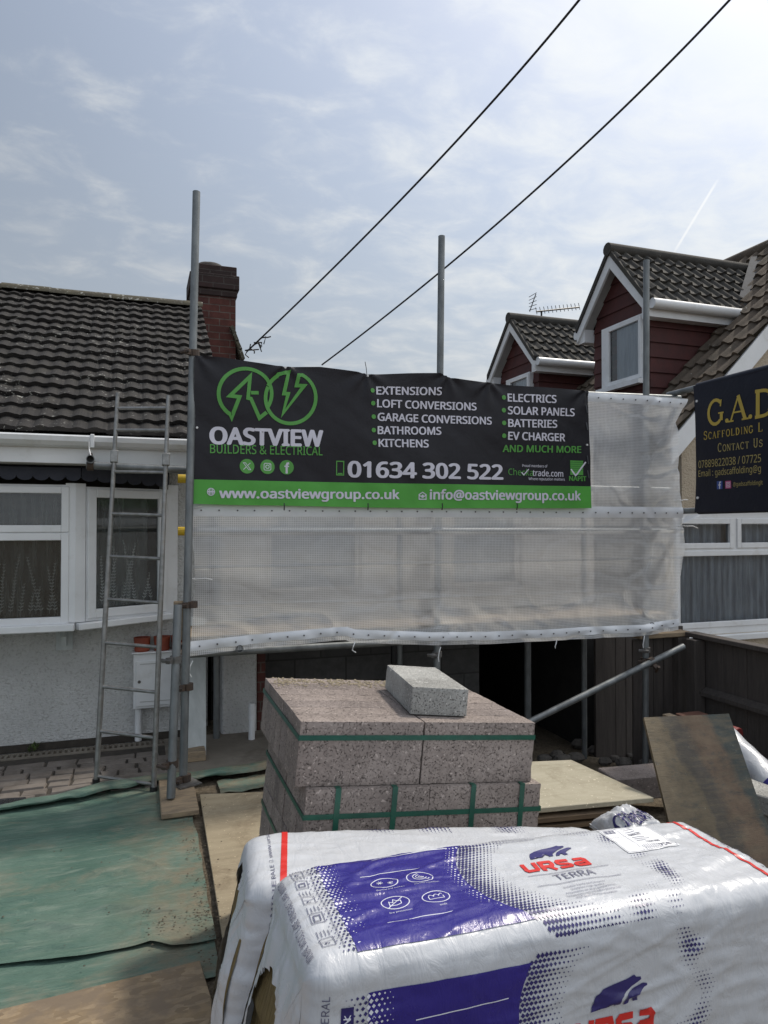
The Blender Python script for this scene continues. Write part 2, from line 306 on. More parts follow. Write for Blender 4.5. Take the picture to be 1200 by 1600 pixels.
def m_leanboard():
    # an old shuttering board: painted strips run along its length (object z), with mud
    m, nt, b = nodes('old_shuttering_board'); v0 = coords(nt)
    tc = nt.nodes.new('ShaderNodeTexCoord'); sx = nt.nodes.new('ShaderNodeSeparateXYZ'); nt.links.new(tc.outputs['Generated'], sx.inputs[0])
    wob = nt.nodes.new('ShaderNodeMath'); wob.operation = 'MULTIPLY_ADD'; nt.links.new(noi(nt, v0, 7, 7, 0.7), wob.inputs[0]); wob.inputs[1].default_value = 0.20; nt.links.new(sx.outputs[0], wob.inputs[2])
    br, gr, gy = (0.20, 0.155, 0.095), (0.075, 0.09, 0.08), (0.215, 0.145, 0.092)
    c = ramp(nt, wob.outputs[0], [(0.0, br), (0.50, br), (0.53, (0.115, 0.098, 0.075)), (0.64, (0.12, 0.10, 0.078)), (0.70, gy), (0.86, gy), (0.92, gr), (1.0, gr)])
    c = mixc(nt, ramp(nt, noi(nt, coords(nt, (3, 3, 8)), 4, 8, 0.75), [(0.50, 0.0), (0.68, 0.75)]), c, (0.075, 0.08, 0.07))
    c = mixc(nt, ramp(nt, noi(nt, coords(nt, (2, 2, 14)), 3, 7, 0.7), [(0.45, 0.0), (0.72, 0.7)]), c, (0.24, 0.185, 0.115))
    c = mixc(nt, 1.0, c, ramp(nt, noi(nt, v0, 5, 8, 0.75), [(0.3, 0.42), (0.7, 0.95)]), 'MULTIPLY')
    c = mixc(nt, ramp(nt, noi(nt, v0, 30, 5, 0.7, 1.2), [(0.66, 0.0), (0.72, 0.8)]), c, (0.30, 0.28, 0.23))
    nt.links.new(c, b.inputs['Base Color']); b.inputs['Roughness'].default_value = 0.7
    bump(nt, b, noi(nt, coords(nt, (2, 2, 10)), 14, 7, 0.7), 0.5, 0.006); return m
MT['leanboard'] = m_leanboard()

def m_osb():
    m, nt, b = nodes('strand_board'); v = coords(nt, (1.0, 2.3, 1), rot=(0, 0, 0.4))
    vo = nt.nodes.new('ShaderNodeTexVoronoi'); nt.links.new(v, vo.inputs['Vector']); vo.inputs['Scale'].default_value = 26; vo.inputs['Randomness'].default_value = 1
    g = nt.nodes.new('ShaderNodeRGBToBW'); nt.links.new(vo.outputs['Color'], g.inputs[0])
    col = ramp(nt, g.outputs[0], [(0.2, (0.21, 0.145, 0.075)), (0.55, (0.31, 0.22, 0.12)), (0.85, (0.40, 0.30, 0.18))])
    d = ramp(nt, noi(nt, coords(nt), 2.6, 8, 0.75), [(0.36, 0.0), (0.60, 0.92)])
    col = mixc(nt, d, col, (0.17, 0.13, 0.092)); nt.links.new(col, b.inputs['Base Color']); b.inputs['Roughness'].default_value = 0.8
    bump(nt, b, g.outputs[0], 0.4, 0.004); return m
MT['osb'] = m_osb()

def m_fence():
    m, nt, b = nodes('dark_fence_timber'); v = coords(nt, (7, 7, 0.7))
    col = ramp(nt, noi(nt, v, 5, 7, 0.65), [(0.3, (0.050, 0.042, 0.038)), (0.7, (0.085, 0.072, 0.064))])
    col = mixc(nt, ramp(nt, noi(nt, coords(nt, (6, 6, 3)), 4, 3), [(0.68, 0.0), (0.75, 0.8)]), col, (0.025, 0.02, 0.018))
    nt.links.new(col, b.inputs['Base Color']); b.inputs['Roughness'].default_value = 0.85; bump(nt, b, noi(nt, v, 14, 6), 0.5, 0.004); return m
MT['fence'] = m_fence()

def m_glass():
    m, nt, b = nodes('window_glass'); n = nt.nodes; l = nt.links
    out = n['Material Output']; tr = n.new('ShaderNodeBsdfTransparent'); tr.inputs[0].default_value = (0.80, 0.84, 0.85, 1)
    gl = n.new('ShaderNodeBsdfGlossy'); gl.inputs['Roughness'].default_value = 0.02
    fr = n.new('ShaderNodeFresnel'); fr.inputs[0].default_value = 1.5
    mx = n.new('ShaderNodeMixShader'); mu = n.new('ShaderNodeMath'); mu.operation = 'MULTIPLY_ADD'; mu.inputs[1].default_value = 1.6; mu.inputs[2].default_value = 0.02; l.new(fr.outputs[0], mu.inputs[0])
    l.new(mu.outputs[0], mx.inputs[0]); l.new(tr.outputs[0], mx.inputs[1]); l.new(gl.outputs[0], mx.inputs[2]); l.new(mx.outputs[0], out.inputs[0]); n.remove(b)
    return m
MT['glass'] = m_glass()

def m_sheer(name, col, op, folds=0.0):
    m, nt, b = nodes(name); n = nt.nodes; l = nt.links; out = n['Material Output']
    tr = n.new('ShaderNodeBsdfTransparent'); df = n.new('ShaderNodeBsdfDiffuse'); df.inputs[0].default_value = (*col, 1)
    tl = n.new('ShaderNodeBsdfTranslucent'); tl.inputs[0].default_value = (*col, 1)
    a = n.new('ShaderNodeMixShader'); a.inputs[0].default_value = 0.4; l.new(df.outputs[0], a.inputs[1]); l.new(tl.outputs[0], a.inputs[2])
    mx = n.new('ShaderNodeMixShader'); l.new(tr.outputs[0], mx.inputs[1]); l.new(a.outputs[0], mx.inputs[2]); mx.inputs[0].default_value = op
    l.new(ramp(nt, noi(nt, coords(nt, (9, 9, 0.5)), 4, 4), [(0.3, op*0.5), (0.7, min(1, op*1.5))]), mx.inputs[0])
    l.new(mx.outputs[0], out.inputs[0]); n.remove(b); return m
MT['sheer'] = m_sheer('sheer_net_curtain', (0.50, 0.52, 0.50), 0.34)

def m_net():
    m, nt, b = nodes('reinforced_sheeting'); n = nt.nodes; l = nt.links; out = n['Material Output']
    tc = n.new('ShaderNodeTexCoord'); sp = n.new('ShaderNodeSeparateXYZ'); l.new(tc.outputs['Object'], sp.inputs[0])
    P = 0.0118
    def line(o, w):
        d = n.new('ShaderNodeMath'); d.operation = 'DIVIDE'; l.new(o, d.inputs[0]); d.inputs[1].default_value = P
        f = n.new('ShaderNodeMath'); f.operation = 'FRACT'; l.new(d.outputs[0], f.inputs[0])
        c = n.new('ShaderNodeMath'); c.operation = 'LESS_THAN'; l.new(f.outputs[0], c.inputs[0]); c.inputs[1].default_value = w
        return c.outputs[0]
    mxm = n.new('ShaderNodeMath'); mxm.operation = 'MAXIMUM'; l.new(line(sp.outputs[0], 0.32), mxm.inputs[0]); l.new(line(sp.outputs[2], 0.32), mxm.inputs[1])
    grid = mxm.outputs[0]
    film = ramp(nt, noi(nt, coords(nt, (1, 1, 2.5)), 1.6, 6, 0.65), [(0.3, 0.38), (0.7, 0.60)])
    op = n.new('ShaderNodeMath'); op.operation = 'MULTIPLY_ADD'; l.new(grid, op.inputs[0]); op.inputs[1].default_value = 0.34; l.new(film, op.inputs[2]); op.use_clamp = True
    df = n.new('ShaderNodeBsdfDiffuse'); df.inputs[0].default_value = (0.80, 0.82, 0.85, 1)
    tl = n.new('ShaderNodeBsdfTranslucent'); tl.inputs[0].default_value = (0.80, 0.82, 0.84, 1)
    gl = n.new('ShaderNodeBsdfGlossy'); gl.inputs['Roughness'].default_value = 0.3; gl.inputs[0].default_value = (0.9, 0.9, 0.9, 1)
    a = n.new('ShaderNodeMixShader'); a.inputs[0].default_value = 0.55; l.new(df.outputs[0], a.inputs[1]); l.new(tl.outputs[0], a.inputs[2])
    g = n.new('ShaderNodeMixShader'); g.inputs[0].default_value = 0.07; l.new(a.outputs[0], g.inputs[1]); l.new(gl.outputs[0], g.inputs[2])
    tr = n.new('ShaderNodeBsdfTransparent'); tr.inputs[0].default_value = (0.95, 0.96, 0.97, 1)
    mx = n.new('ShaderNodeMixShader'); l.new(op.outputs[0], mx.inputs[0]); l.new(tr.outputs[0], mx.inputs[1]); l.new(g.outputs[0], mx.inputs[2])
    l.new(mx.outputs[0], out.inputs[0]); n.remove(b); return m
MT['net'] = m_net()

def m_vinyl(name, c):
    m, nt, b = nodes(name); v = coords(nt)
    nt.links.new(ramp(nt, noi(nt, v, 3, 6), [(0.3, c), (0.7, tuple(x*1.35 for x in c))]), b.inputs['Base Color'])
    b.inputs['Roughness'].default_value = 0.45; b.inputs['Specular IOR Level'].default_value = 0.3
    bump(nt, b, noi(nt, coords(nt, (1, 1, 1), rot=(0, 0.6, 0)), 9, 5, 0.55, 0.5), 0.22, 0.02); return m
MT['vinyl_dark'] = m_vinyl('charcoal_vinyl', (0.011, 0.0105, 0.015)); MT['vinyl_green'] = m_vinyl('green_vinyl', (0.075, 0.30, 0.05)); MT['vinyl_navy'] = m_vinyl('navy_vinyl', (0.006, 0.007, 0.016))

def m_film(name, c, rough=0.28):
    m, nt, b = nodes(name); v = coords(nt)
    nt.links.new(ramp(nt, noi(nt, v, 3, 6), [(0.3, c), (0.7, tuple(x*0.94 for x in c))]), b.inputs['Base Color'])
    b.inputs['Roughness'].default_value = rough; b.inputs['Specular IOR Level'].default_value = 0.6
    h1 = noi(nt, coords(nt, (2.2, 1, 1), rot=(0, 0, 0.5)), 11, 7, 0.55, 1.0)
    rg = nt.nodes.new('ShaderNodeTexNoise'); rg.noise_type = 'RIDGED_MULTIFRACTAL'; nt.links.new(coords(nt, (1.0, 3.0, 2.0), rot=(0.1, 0.2, 0.45)), rg.inputs['Vector']); rg.inputs['Scale'].default_value = 3.4; rg.inputs['Detail'].default_value = 3.5; rg.inputs['Roughness'].default_value = 0.45; rg.inputs['Distortion'].default_value = 0.4
    sm = nt.nodes.new('ShaderNodeMath'); sm.operation = 'MULTIPLY_ADD'; nt.links.new(rg.outputs[0], sm.inputs[0]); sm.inputs[1].default_value = 0.55; nt.links.new(h1, sm.inputs[2])
    bump(nt, b, sm.outputs[0], 0.27, 0.022)
    nt.links.new(ramp(nt, noi(nt, v, 6, 5), [(0.3, rough*.75), (0.7, rough*1.3)]), b.inputs['Roughness']); return m
MT['film'] = m_film('white_packing_film', (0.535, 0.55, 0.58)); MT['film_blue'] = m_film('blue_packing_film', (0.028, 0.020, 0.21), 0.25)

# ------------------------------------------------------------------ mesh builder
class MB:
    def __init__(s): s.v = []; s.f = []
    def add(s, vs, fs):
        o = len(s.v); s.v += [tuple(v) for v in vs]; s.f += [tuple(o+i for i in f) for f in fs]; return s
    def box(s, x0, x1, y0, y1, z0, z1, M=None):
        vs = [Vector((x, y, z)) for x in (x0, x1) for y in (y0, y1) for z in (z0, z1)]
        if M is not None: vs = [M @ v for v in vs]
        return s.add(vs, [(0, 1, 3, 2), (4, 6, 7, 5), (0, 4, 5, 1), (2, 3, 7, 6), (0, 2, 6, 4), (1, 5, 7, 3)])
    def bar(s, p0, p1, w, h, upv=(0, 0, 1)):
        p0, p1 = Vector(p0), Vector(p1); d = (p1-p0).normalized(); sd_ = d.cross(Vector(upv)).normalized(); u = sd_.cross(d)
        vs = [p + sd_*(a*w/2) + u*(b*h/2) for p in (p0, p1) for a in (-1, 1) for b in (-1, 1)]
        return s.add(vs, [(0, 1, 3, 2), (4, 6, 7, 5), (0, 4, 5, 1), (2, 3, 7, 6), (0, 2, 6, 4), (1, 5, 7, 3)])
    def tube(s, p0, p1, r, n=14, hollow=False, r1=None):
        p0, p1 = Vector(p0), Vector(p1); d = (p1-p0).normalized(); a = d.orthogonal().normalized(); b = d.cross(a); r1 = r if r1 is None else r1
        ring = lambda p, q: [p + (a*math.cos(t*2*math.pi/n) + b*math.sin(t*2*math.pi/n))*q for t in range(n)]
        vs = ring(p0, r) + ring(p1, r1); fs = [(i, (i+1) % n, n+(i+1) % n, n+i) for i in range(n)]
        if not hollow: fs += [tuple(range(n))[::-1], tuple(range(n, 2*n))]
        else:
            k = r*0.86
            vs += ring(p0, k) + ring(p1, k) + ring(p0+d*0.12, k*0.99) + ring(p1-d*0.12, k*0.99)
            for i in range(n):
                j = (i+1) % n
                fs += [(i, 2*n+i, 2*n+j, j), (n+i, n+j, 3*n+j, 3*n+i), (2*n+i, 4*n+i, 4*n+j, 2*n+j), (3*n+i, 3*n+j, 5*n+j, 5*n+i)]
            fs += [tuple(range(4*n, 5*n)), tuple(range(5*n, 6*n))[::-1]]
        return s.add(vs, fs)
    def path(s, pts, r, n=8):
        pts = [Vector(p) for p in pts]; vs = []; fs = []
        for i, p in enumerate(pts):
            d = (pts[min(i+1, len(pts)-1)] - pts[max(i-1, 0)]).normalized(); a = d.cross(Vector((0.13, 0.2, 1))).normalized(); b = d.cross(a)
            vs += [p + (a*math.cos(t*2*math.pi/n) + b*math.sin(t*2*math.pi/n))*r for t in range(n)]
        for i in range(len(pts)-1):
            fs += [(i*n+t, i*n+(t+1) % n, (i+1)*n+(t+1) % n, (i+1)*n+t) for t in range(n)]
        fs += [tuple(range(n))[::-1], tuple(range((len(pts)-1)*n, len(pts)*n))]
        return s.add(vs, fs)
    def grid(s, fn, nu, nv, keep=None):
        vs = [fn(i/nu, j/nv) for j in range(nv+1) for i in range(nu+1)]; fs = []
        for j in range(nv):
            for i in range(nu):
                if keep and not keep((i+.5)/nu, (j+.5)/nv): continue
                a = j*(nu+1)+i; fs.append((a, a+1, a+nu+2, a+nu+1))
        return s.add(vs, fs)
    def prism(s, poly, ext):
        ext = Vector(ext); poly = [Vector(p) for p in poly]; n = len(poly)
        return s.add(poly + [p+ext for p in poly], [tuple(range(n))[::-1], tuple(range(n, 2*n))] + [(i, (i+1) % n, n+(i+1) % n, n+i) for i in range(n)])
    def build(s, name, m, parent=None, smooth=False, bevel=0.0, solid=0.0, segs=1):
        me = bpy.data.meshes.new(name); me.from_pydata(s.v, [], s.f)
        bm = bmesh.new(); bm.from_mesh(me)
        bmesh.ops.remove_doubles(bm, verts=bm.verts, dist=1e-5)
        bmesh.ops.recalc_face_normals(bm, faces=bm.faces)
        if solid: bmesh.ops.solidify(bm, geom=bm.faces[:], thickness=solid)
        if bevel: bmesh.ops.bevel(bm, geom=bm.edges[:], offset=bevel, segments=segs, affect='EDGES', clamp_overlap=True)
        bm.to_mesh(me); bm.free()
        me.materials.append(MT[m] if isinstance(m, str) else m)
        if smooth:
            for p in me.polygons: p.use_smooth = True
            if smooth == 'auto': me.set_sharp_from_angle(angle=R(40))
        o = bpy.data.objects.new(name, me); COL.objects.link(o)
        if parent is not None: adopt(o, parent)
        return o
def adopt(o, parent):
    o.parent = parent
    pw = parent.matrix_world.copy() if parent.parent is None and parent.type == 'EMPTY' else None
    if parent.type == 'EMPTY' and parent.get('local'): return
    o.matrix_parent_inverse = Matrix.Translation(parent.location).inverted() if parent.type == 'EMPTY' else Matrix.Identity(4)
def tag(o, label, cat, group=None):
    o['label'] = label; o['category'] = cat
    if group: o['group'] = group
    return o
def thing(name, label, cat, loc=(0, 0, 0), group=None, rot=None, local=False):
    o = bpy.data.objects.new(name, None); COL.objects.link(o); o.location = loc; o.empty_display_size = 0.1
    if rot: o.rotation_euler = rot
    if local: o['local'] = 1
    return tag(o, label, cat, group)
def setting(o): o['kind'] = 'structure'; return o
def nz(x, y, z=0.0): return noise.noise(Vector((x, y, z)))
def lerp(pts, x):
    if x <= pts[0][0]: return pts[0][1]
    for (a, b), (c, d) in zip(pts, pts[1:]):
        if x <= c:
            t = (x-a)/(c-a); return b + (d-b)*t
    return pts[-1][1]
def sst(a, b, x):
    t = max(0, min(1, (x-a)/(b-a))); return t*t*(3-2*t)

# ------------------------------------------------------------------ printing: flat shapes mapped on to a surface
_txt = {}
import os
try: FONT = bpy.data.fonts.load(os.path.join(bpy.utils.system_resource('DATAFILES'), 'fonts', 'NotoSansMath-Regular.woff2'))   # ships with Blender
except Exception: FONT = None
def text2d(s, bold):
    k = (s, bold)
    if k in _txt: return _txt[k]
    if abs(bold) > 0.008:      # bold: the regular glyphs printed over themselves with small shifts
        v0, f0 = text2d(s, 0.0); vs, fs = [], []
        for dx, dy in ((0, 0), (-1, 0), (1, 0), (-.5, .55), (.5, .55), (-.5, -.55), (.5, -.55)):
            q = bold*globals().get('CAP', .73)/.73; o = len(vs); vs += [(x+dx*q, y+dy*q) for x, y in v0]; fs += [tuple(o+i for i in f) for f in f0]
        _txt[k] = (vs, fs); return _txt[k]
    cu = bpy.data.curves.new('tmp', 'FONT'); cu.body = s; cu.resolution_u = 2; cu.size = 1.0
    if FONT: cu.font = FONT
    o = bpy.data.objects.new('tmp', cu); COL.objects.link(o)
    dg = bpy.context.evaluated_depsgraph_get(); me = bpy.data.meshes.new_from_object(o.evaluated_get(dg))
    vs = [(v.co.x, v.co.y) for v in me.vertices]; fs = [tuple(p.vertices) for p in me.polygons]
    bpy.data.objects.remove(o); bpy.data.curves.remove(cu); bpy.data.meshes.remove(me)
    _txt[k] = (vs, fs); return _txt[k]
H0 = text2d('H', 0.0); CAP = max(v[1] for v in H0[0])
class Print:
    def __init__(s, fn, maxlen=0.03): s.fn = fn; s.ml = maxlen; s.by = {}; s.k = 0
    def shape(s, m, vs, fs, lay=0): s.k += 1; s.by.setdefault(m, []).append((vs, fs, lay*0.0004 + (s.k % 9)*0.00004))
    def poly(s, m, pts, lay=0): s.shape(m, pts, [tuple(range(len(pts)))], lay)
    def rect(s, m, x0, x1, z0, z1, lay=0): s.poly(m, [(x0, z0), (x1, z0), (x1, z1), (x0, z1)], lay)
    def disc(s, m, x, z, r, n=24, lay=0, rz=None): s.poly(m, [(x+r*math.cos(2*math.pi*i/n), z+(rz or r)*math.sin(2*math.pi*i/n)) for i in range(n)], lay)
    def ring(s, m, x, z, r, w, a0=0, a1=360, n=40, lay=0, rz=None):
        rz = rz or r; k = r/rz; vs = []; fs = []
        for i in range(n+1):
            a = R(a0+(a1-a0)*i/n)
            for q in (-w/2, w/2): vs.append((x+(r+q)*math.cos(a), z+(rz+q)*math.sin(a)))
        fs = [(2*i, 2*i+1, 2*i+3, 2*i+2) for i in range(n)]
        s.shape(m, vs, fs, lay)
    def line(s, m, pts, w, closed=False, lay=0):
        pts = [Vector((p[0], p[1], 0)) for p in pts]; n = len(pts); L = []; Rr = []
        for i in range(n):
            a = pts[(i-1) % n] if closed or i > 0 else None; b = pts[(i+1) % n] if closed or i < n-1 else None
            d1 = (pts[i]-a).normalized() if a else (b-pts[i]).normalized(); d2 = (b-pts[i]).normalized() if b else d1
            n1 = Vector((-d1.y, d1.x, 0)); n2 = Vector((-d2.y, d2.x, 0)); mm = (n1+n2)
            if mm.length < 1e-4: mm = n1.copy()
            mm.normalize(); k = 1/max(0.35, mm.dot(n1))
            L.append(pts[i]+mm*(w/2*k)); Rr.append(pts[i]-mm*(w/2*k))
        vs = [(p.x, p.y) for q in zip(L, Rr) for p in q]; rng = range(n if closed else n-1)
        s.shape(m, vs, [(2*i, 2*i+1, (2*i+3) % (2*n), (2*i+2) % (2*n)) for i in rng], lay)
    def text(s, m, t, x0, x1, z, cap, bold=0.0, z1=None, lay=0, rot=0):
        vs, fs = text2d(t, bold); a = min(v[0] for v in vs); b = max(v[0] for v in vs)
        kx = (x1-x0)/(b-a); kz = cap/CAP; z1 = z if z1 is None else z1
        o = [(x0+(v[0]-a)*kx, z+v[1]*kz+(z1-z)*(v[0]-a)/(b-a)) for v in vs]
        s.shape(m, o, fs, lay)
    def textv(s, m, t, p0, p1, cap, bold=0.0, lay=0):
        # along an arbitrary baseline p0 -> p1
        vs, fs = text2d(t, bold); a = min(v[0] for v in vs); b = max(v[0] for v in vs)
        p0 = Vector((p0[0], p0[1])); p1 = Vector((p1[0], p1[1])); d = p1-p0; k = d.length/(b-a); u = d.normalized(); w = Vector((-u.y, u.x)); kz = cap/CAP
        s.shape(m, [tuple(p0+u*((v[0]-a)*k)+w*(v[1]*kz)) for v in vs], fs, lay)
    def finish(s, name, parent):
        out = []
        for m, L in s.by.items():
            bm = bmesh.new(); lay = bm.verts.layers.float.new('off')
            for vs, fs, off in L:
                bv = []
                for n_, v in enumerate(vs):
                    q = bm.verts.new((v[0], v[1], 0)); q[lay] = off; bv.append(q)
                if len(vs) > 200 and len(vs) % 7 == 0:
                    for n_, q in enumerate(bv): q[lay] = off + 0.00012*(n_ // (len(vs)//7))
                for f in fs:
                    try: bm.faces.new([bv[i] for i in f])
                    except ValueError: pass
            for _ in range(6):
                es = [e for e in bm.edges if e.calc_length() > s.ml]
                if not es: break
                bmesh.ops.triangulate(bm, faces=[f for f in bm.faces if len(f.verts) > 4])
                es = [e for e in bm.edges if e.calc_length() > s.ml]
                bmesh.ops.subdivide_edges(bm, edges=es, cuts=1)
                bmesh.ops.triangulate(bm, faces=[f for f in bm.faces if len(f.verts) > 3])
            for v in bm.verts: v.co = s.fn(v.co.x, v.co.y, v[lay])
            me = bpy.data.meshes.new(name); bm.to_mesh(me); bm.free(); me.materials.append(MT[m])
            for p in me.polygons: p.use_smooth = True
            o = bpy.data.objects.new(name, me); COL.objects.link(o); adopt(o, parent); out.append(o)
        return out

# ------------------------------------------------------------------ ground
def gz(x, y):
    z = -0.13*max(0.0, x-1.45)*sst(1.45, 2.3, x)
    z -= 0.20*sst(4.3, 5.6, y)*sst(1.9, 3.0, x)
    return z*(1-sst(5.2, 9.0, x))
def axis(lo, hi, step, far):
    a = []; x = lo
    while x <= hi+1e-6: a.append(x); x += step
    d = step; L = [lo]; Rr = [hi]
    while L[-1] > -far: d *= 1.6; L.append(L[-1]-d)
    d = step
    while Rr[-1] < far: d *= 1.6; Rr.append(Rr[-1]+d)
    return sorted(set(L[1:])) + a + Rr[1:]
def build_ground():
    xs, ys = axis(-3, 7, 0.12, 600), axis(-1, 8, 0.12, 600); b = MB(); n = len(xs)
    for y in ys:
        for x in xs: b.v.append((x, y, gz(x, y) + (0.012*nz(x*2.3, y*2.3) - 0.006 if 0.2 < x < 6 and 2 < y < 7 else -0.004)))
    b.f = [(j*n+i, j*n+i+1, (j+1)*n+i+1, (j+1)*n+i) for j in range(len(ys)-1) for i in range(n-1)]
    setting(b.build('ground', 'soil', smooth=True))
    c = MB(); c.grid(lambda u, v: Vector((0.18+1.5*u, 4.62+0.9*v, 0.008+0.006*nz(u*7, v*5)+gz(0.18+1.5*u, 4.62+.9*v))), 20, 14); setting(c.build('concrete_path', 'concrete', smooth=True))
    p = MB(); p.box(-3.2, 0.22, 4.50, 5.36, -0.05, 0.006); setting(p.build('paving_bed', 'joint'))
    q = MB(); y = 4.51; r = 0
    while y < 5.18:
        d = random.uniform(0.085, 0.115); x = -3.2 + (r % 2)*0.09
        while x < 0.12:
            w = random.choice((0.12, 0.16, 0.2, 0.24)) * random.uniform(0.9, 1.1); x1 = min(x+w, 0.2); h = 0.016+random.uniform(-.004, .005)
            j = lambda: random.uniform(-0.008, 0.008)
            lo = [(x+.006+j(), y+.006+j()), (x1-.006+j(), y+.006+j()), (x1-.006+j(), y+d-.006+j()), (x+.006+j(), y+d-.006+j())]
            cx, cy = (x+x1)/2, y+d/2
            v = [(a, b_, 0.003) for a, b_ in lo] + [(cx+(a-cx)*0.93, cy+(b_-cy)*0.86, h) for a, b_ in lo]
            q.add(v, [(4, 5, 6, 7), (0, 1, 5, 4), (1, 2, 6, 5), (2, 3, 7, 6), (3, 0, 4, 7)]); x = x1
        y += d; r += 1
    setting(q.build('paving', 'cobble'))
build_ground()

# ------------------------------------------------------------------ roof tiles
def tile_sheet(P0, U, V, N, length, slope, rows, pitch, amp=0.018, step=0.028, flat=0.5, jitter=0.004, seed=0, spp=8, skew=0.0):
    rnd = random.Random(seed); b = MB(); nc = int(length/pitch*spp); P0, U, V, N = map(Vector, (P0, U, V, N)); g = slope/rows
    for r in range(rows):
        off = (r % 2)*pitch*skew; jits = [rnd.uniform(-jitter, jitter) for _ in range(int(length/pitch)+3)]; jn = [rnd.uniform(-jitter, jitter)*0.8 for _ in jits]
        rowsv = []
        for tt, lift in ((0.0, step*0.1), (0.0, step), (1.02, 0.002)):
            L = []
            for c in range(nc+1):
                x = length*c/nc; k = int((x+off)/pitch); ph = ((x+off)/pitch) % 1.0
                prof = amp*max(0.0, math.sin(math.pi*min(1, ph/flat)))**0.8 if ph < flat else -amp*0.15*math.sin(math.pi*(ph-flat)/(1-flat))
                L.append(P0 + U*x + V*(r*g + tt*g + jits[k]*(1 if tt < .5 else .3)) + N*(lift + (prof if lift > step*0.2 or tt > .5 else 0) + jn[k]))
            rowsv.append(L)
        o = len(b.v); b.v += [tuple(p) for L in rowsv for p in L]; n = nc+1
        for q in (0, 1):
            for c in range(nc): b.f.append((o+q*n+c, o+q*n+c+1, o+(q+1)*n+c+1, o+(q+1)*n+c))
    return b

# ------------------------------------------------------------------ windows
def window(name, parent, P0, U, w, h, lights, fr=0.055, depth=0.07, curtain=None, sash=0.05, mat_='upvc'):
    """P0 lower left of the outer frame on the outer face, U along it; lights = [(x0,z0,x1,z1)] openings"""
    P0 = Vector(P0); U = Vector(U).normalized(); Nn = Vector((U.y, -U.x, 0))  # outwards
    M = Matrix((( U.x, -Nn.x, 0, P0.x), (U.y, -Nn.y, 0, P0.y), (0, 0, 1, P0.z), (0, 0, 0, 1)))
    b = MB(); xs = sorted({0, w} | {v for l in lights for v in (l[0], l[2])}); zs = sorted({0, h} | {v for l in lights for v in (l[1], l[3])})
    for i in range(len(xs)-1):
        for j in range(len(zs)-1):
            cx, cz = (xs[i]+xs[i+1])/2, (zs[j]+zs[j+1])/2
            if not any(l[0] < cx < l[2] and l[1] < cz < l[3] for l in lights): b.box(xs[i], xs[i+1], 0, depth, zs[j], zs[j+1], M)
    f = b.build(name, mat_, parent)
    for (x0, z0, x1, z1) in lights:
        s = MB(); k = sash
        for bx in ((x0-.012, x0+k, z0-.012, z1+.012), (x1-k, x1+.012, z0-.012, z1+.012)): s.box(bx[0], bx[1], -0.014, 0.03, bx[2], bx[3], M)
        for bz in ((z0-.012, z0+k), (z1-k, z1+.012)): s.box(x0+k, x1-k, -0.0138, 0.0298, bz[0], bz[1], M)
        s.build('sash', mat_, f, bevel=0.004)
        p = MB(); p.add([M @ Vector(q) for q in ((x0+k-.004, .013, z0+k-.004), (x1-k+.004, .013, z0+k-.004), (x1-k+.004, .013, z1-k+.004), (x0+k-.004, .013, z1-k+.004))], [(0, 1, 2, 3)]); p.build('pane', 'glass', f)
    return f, M

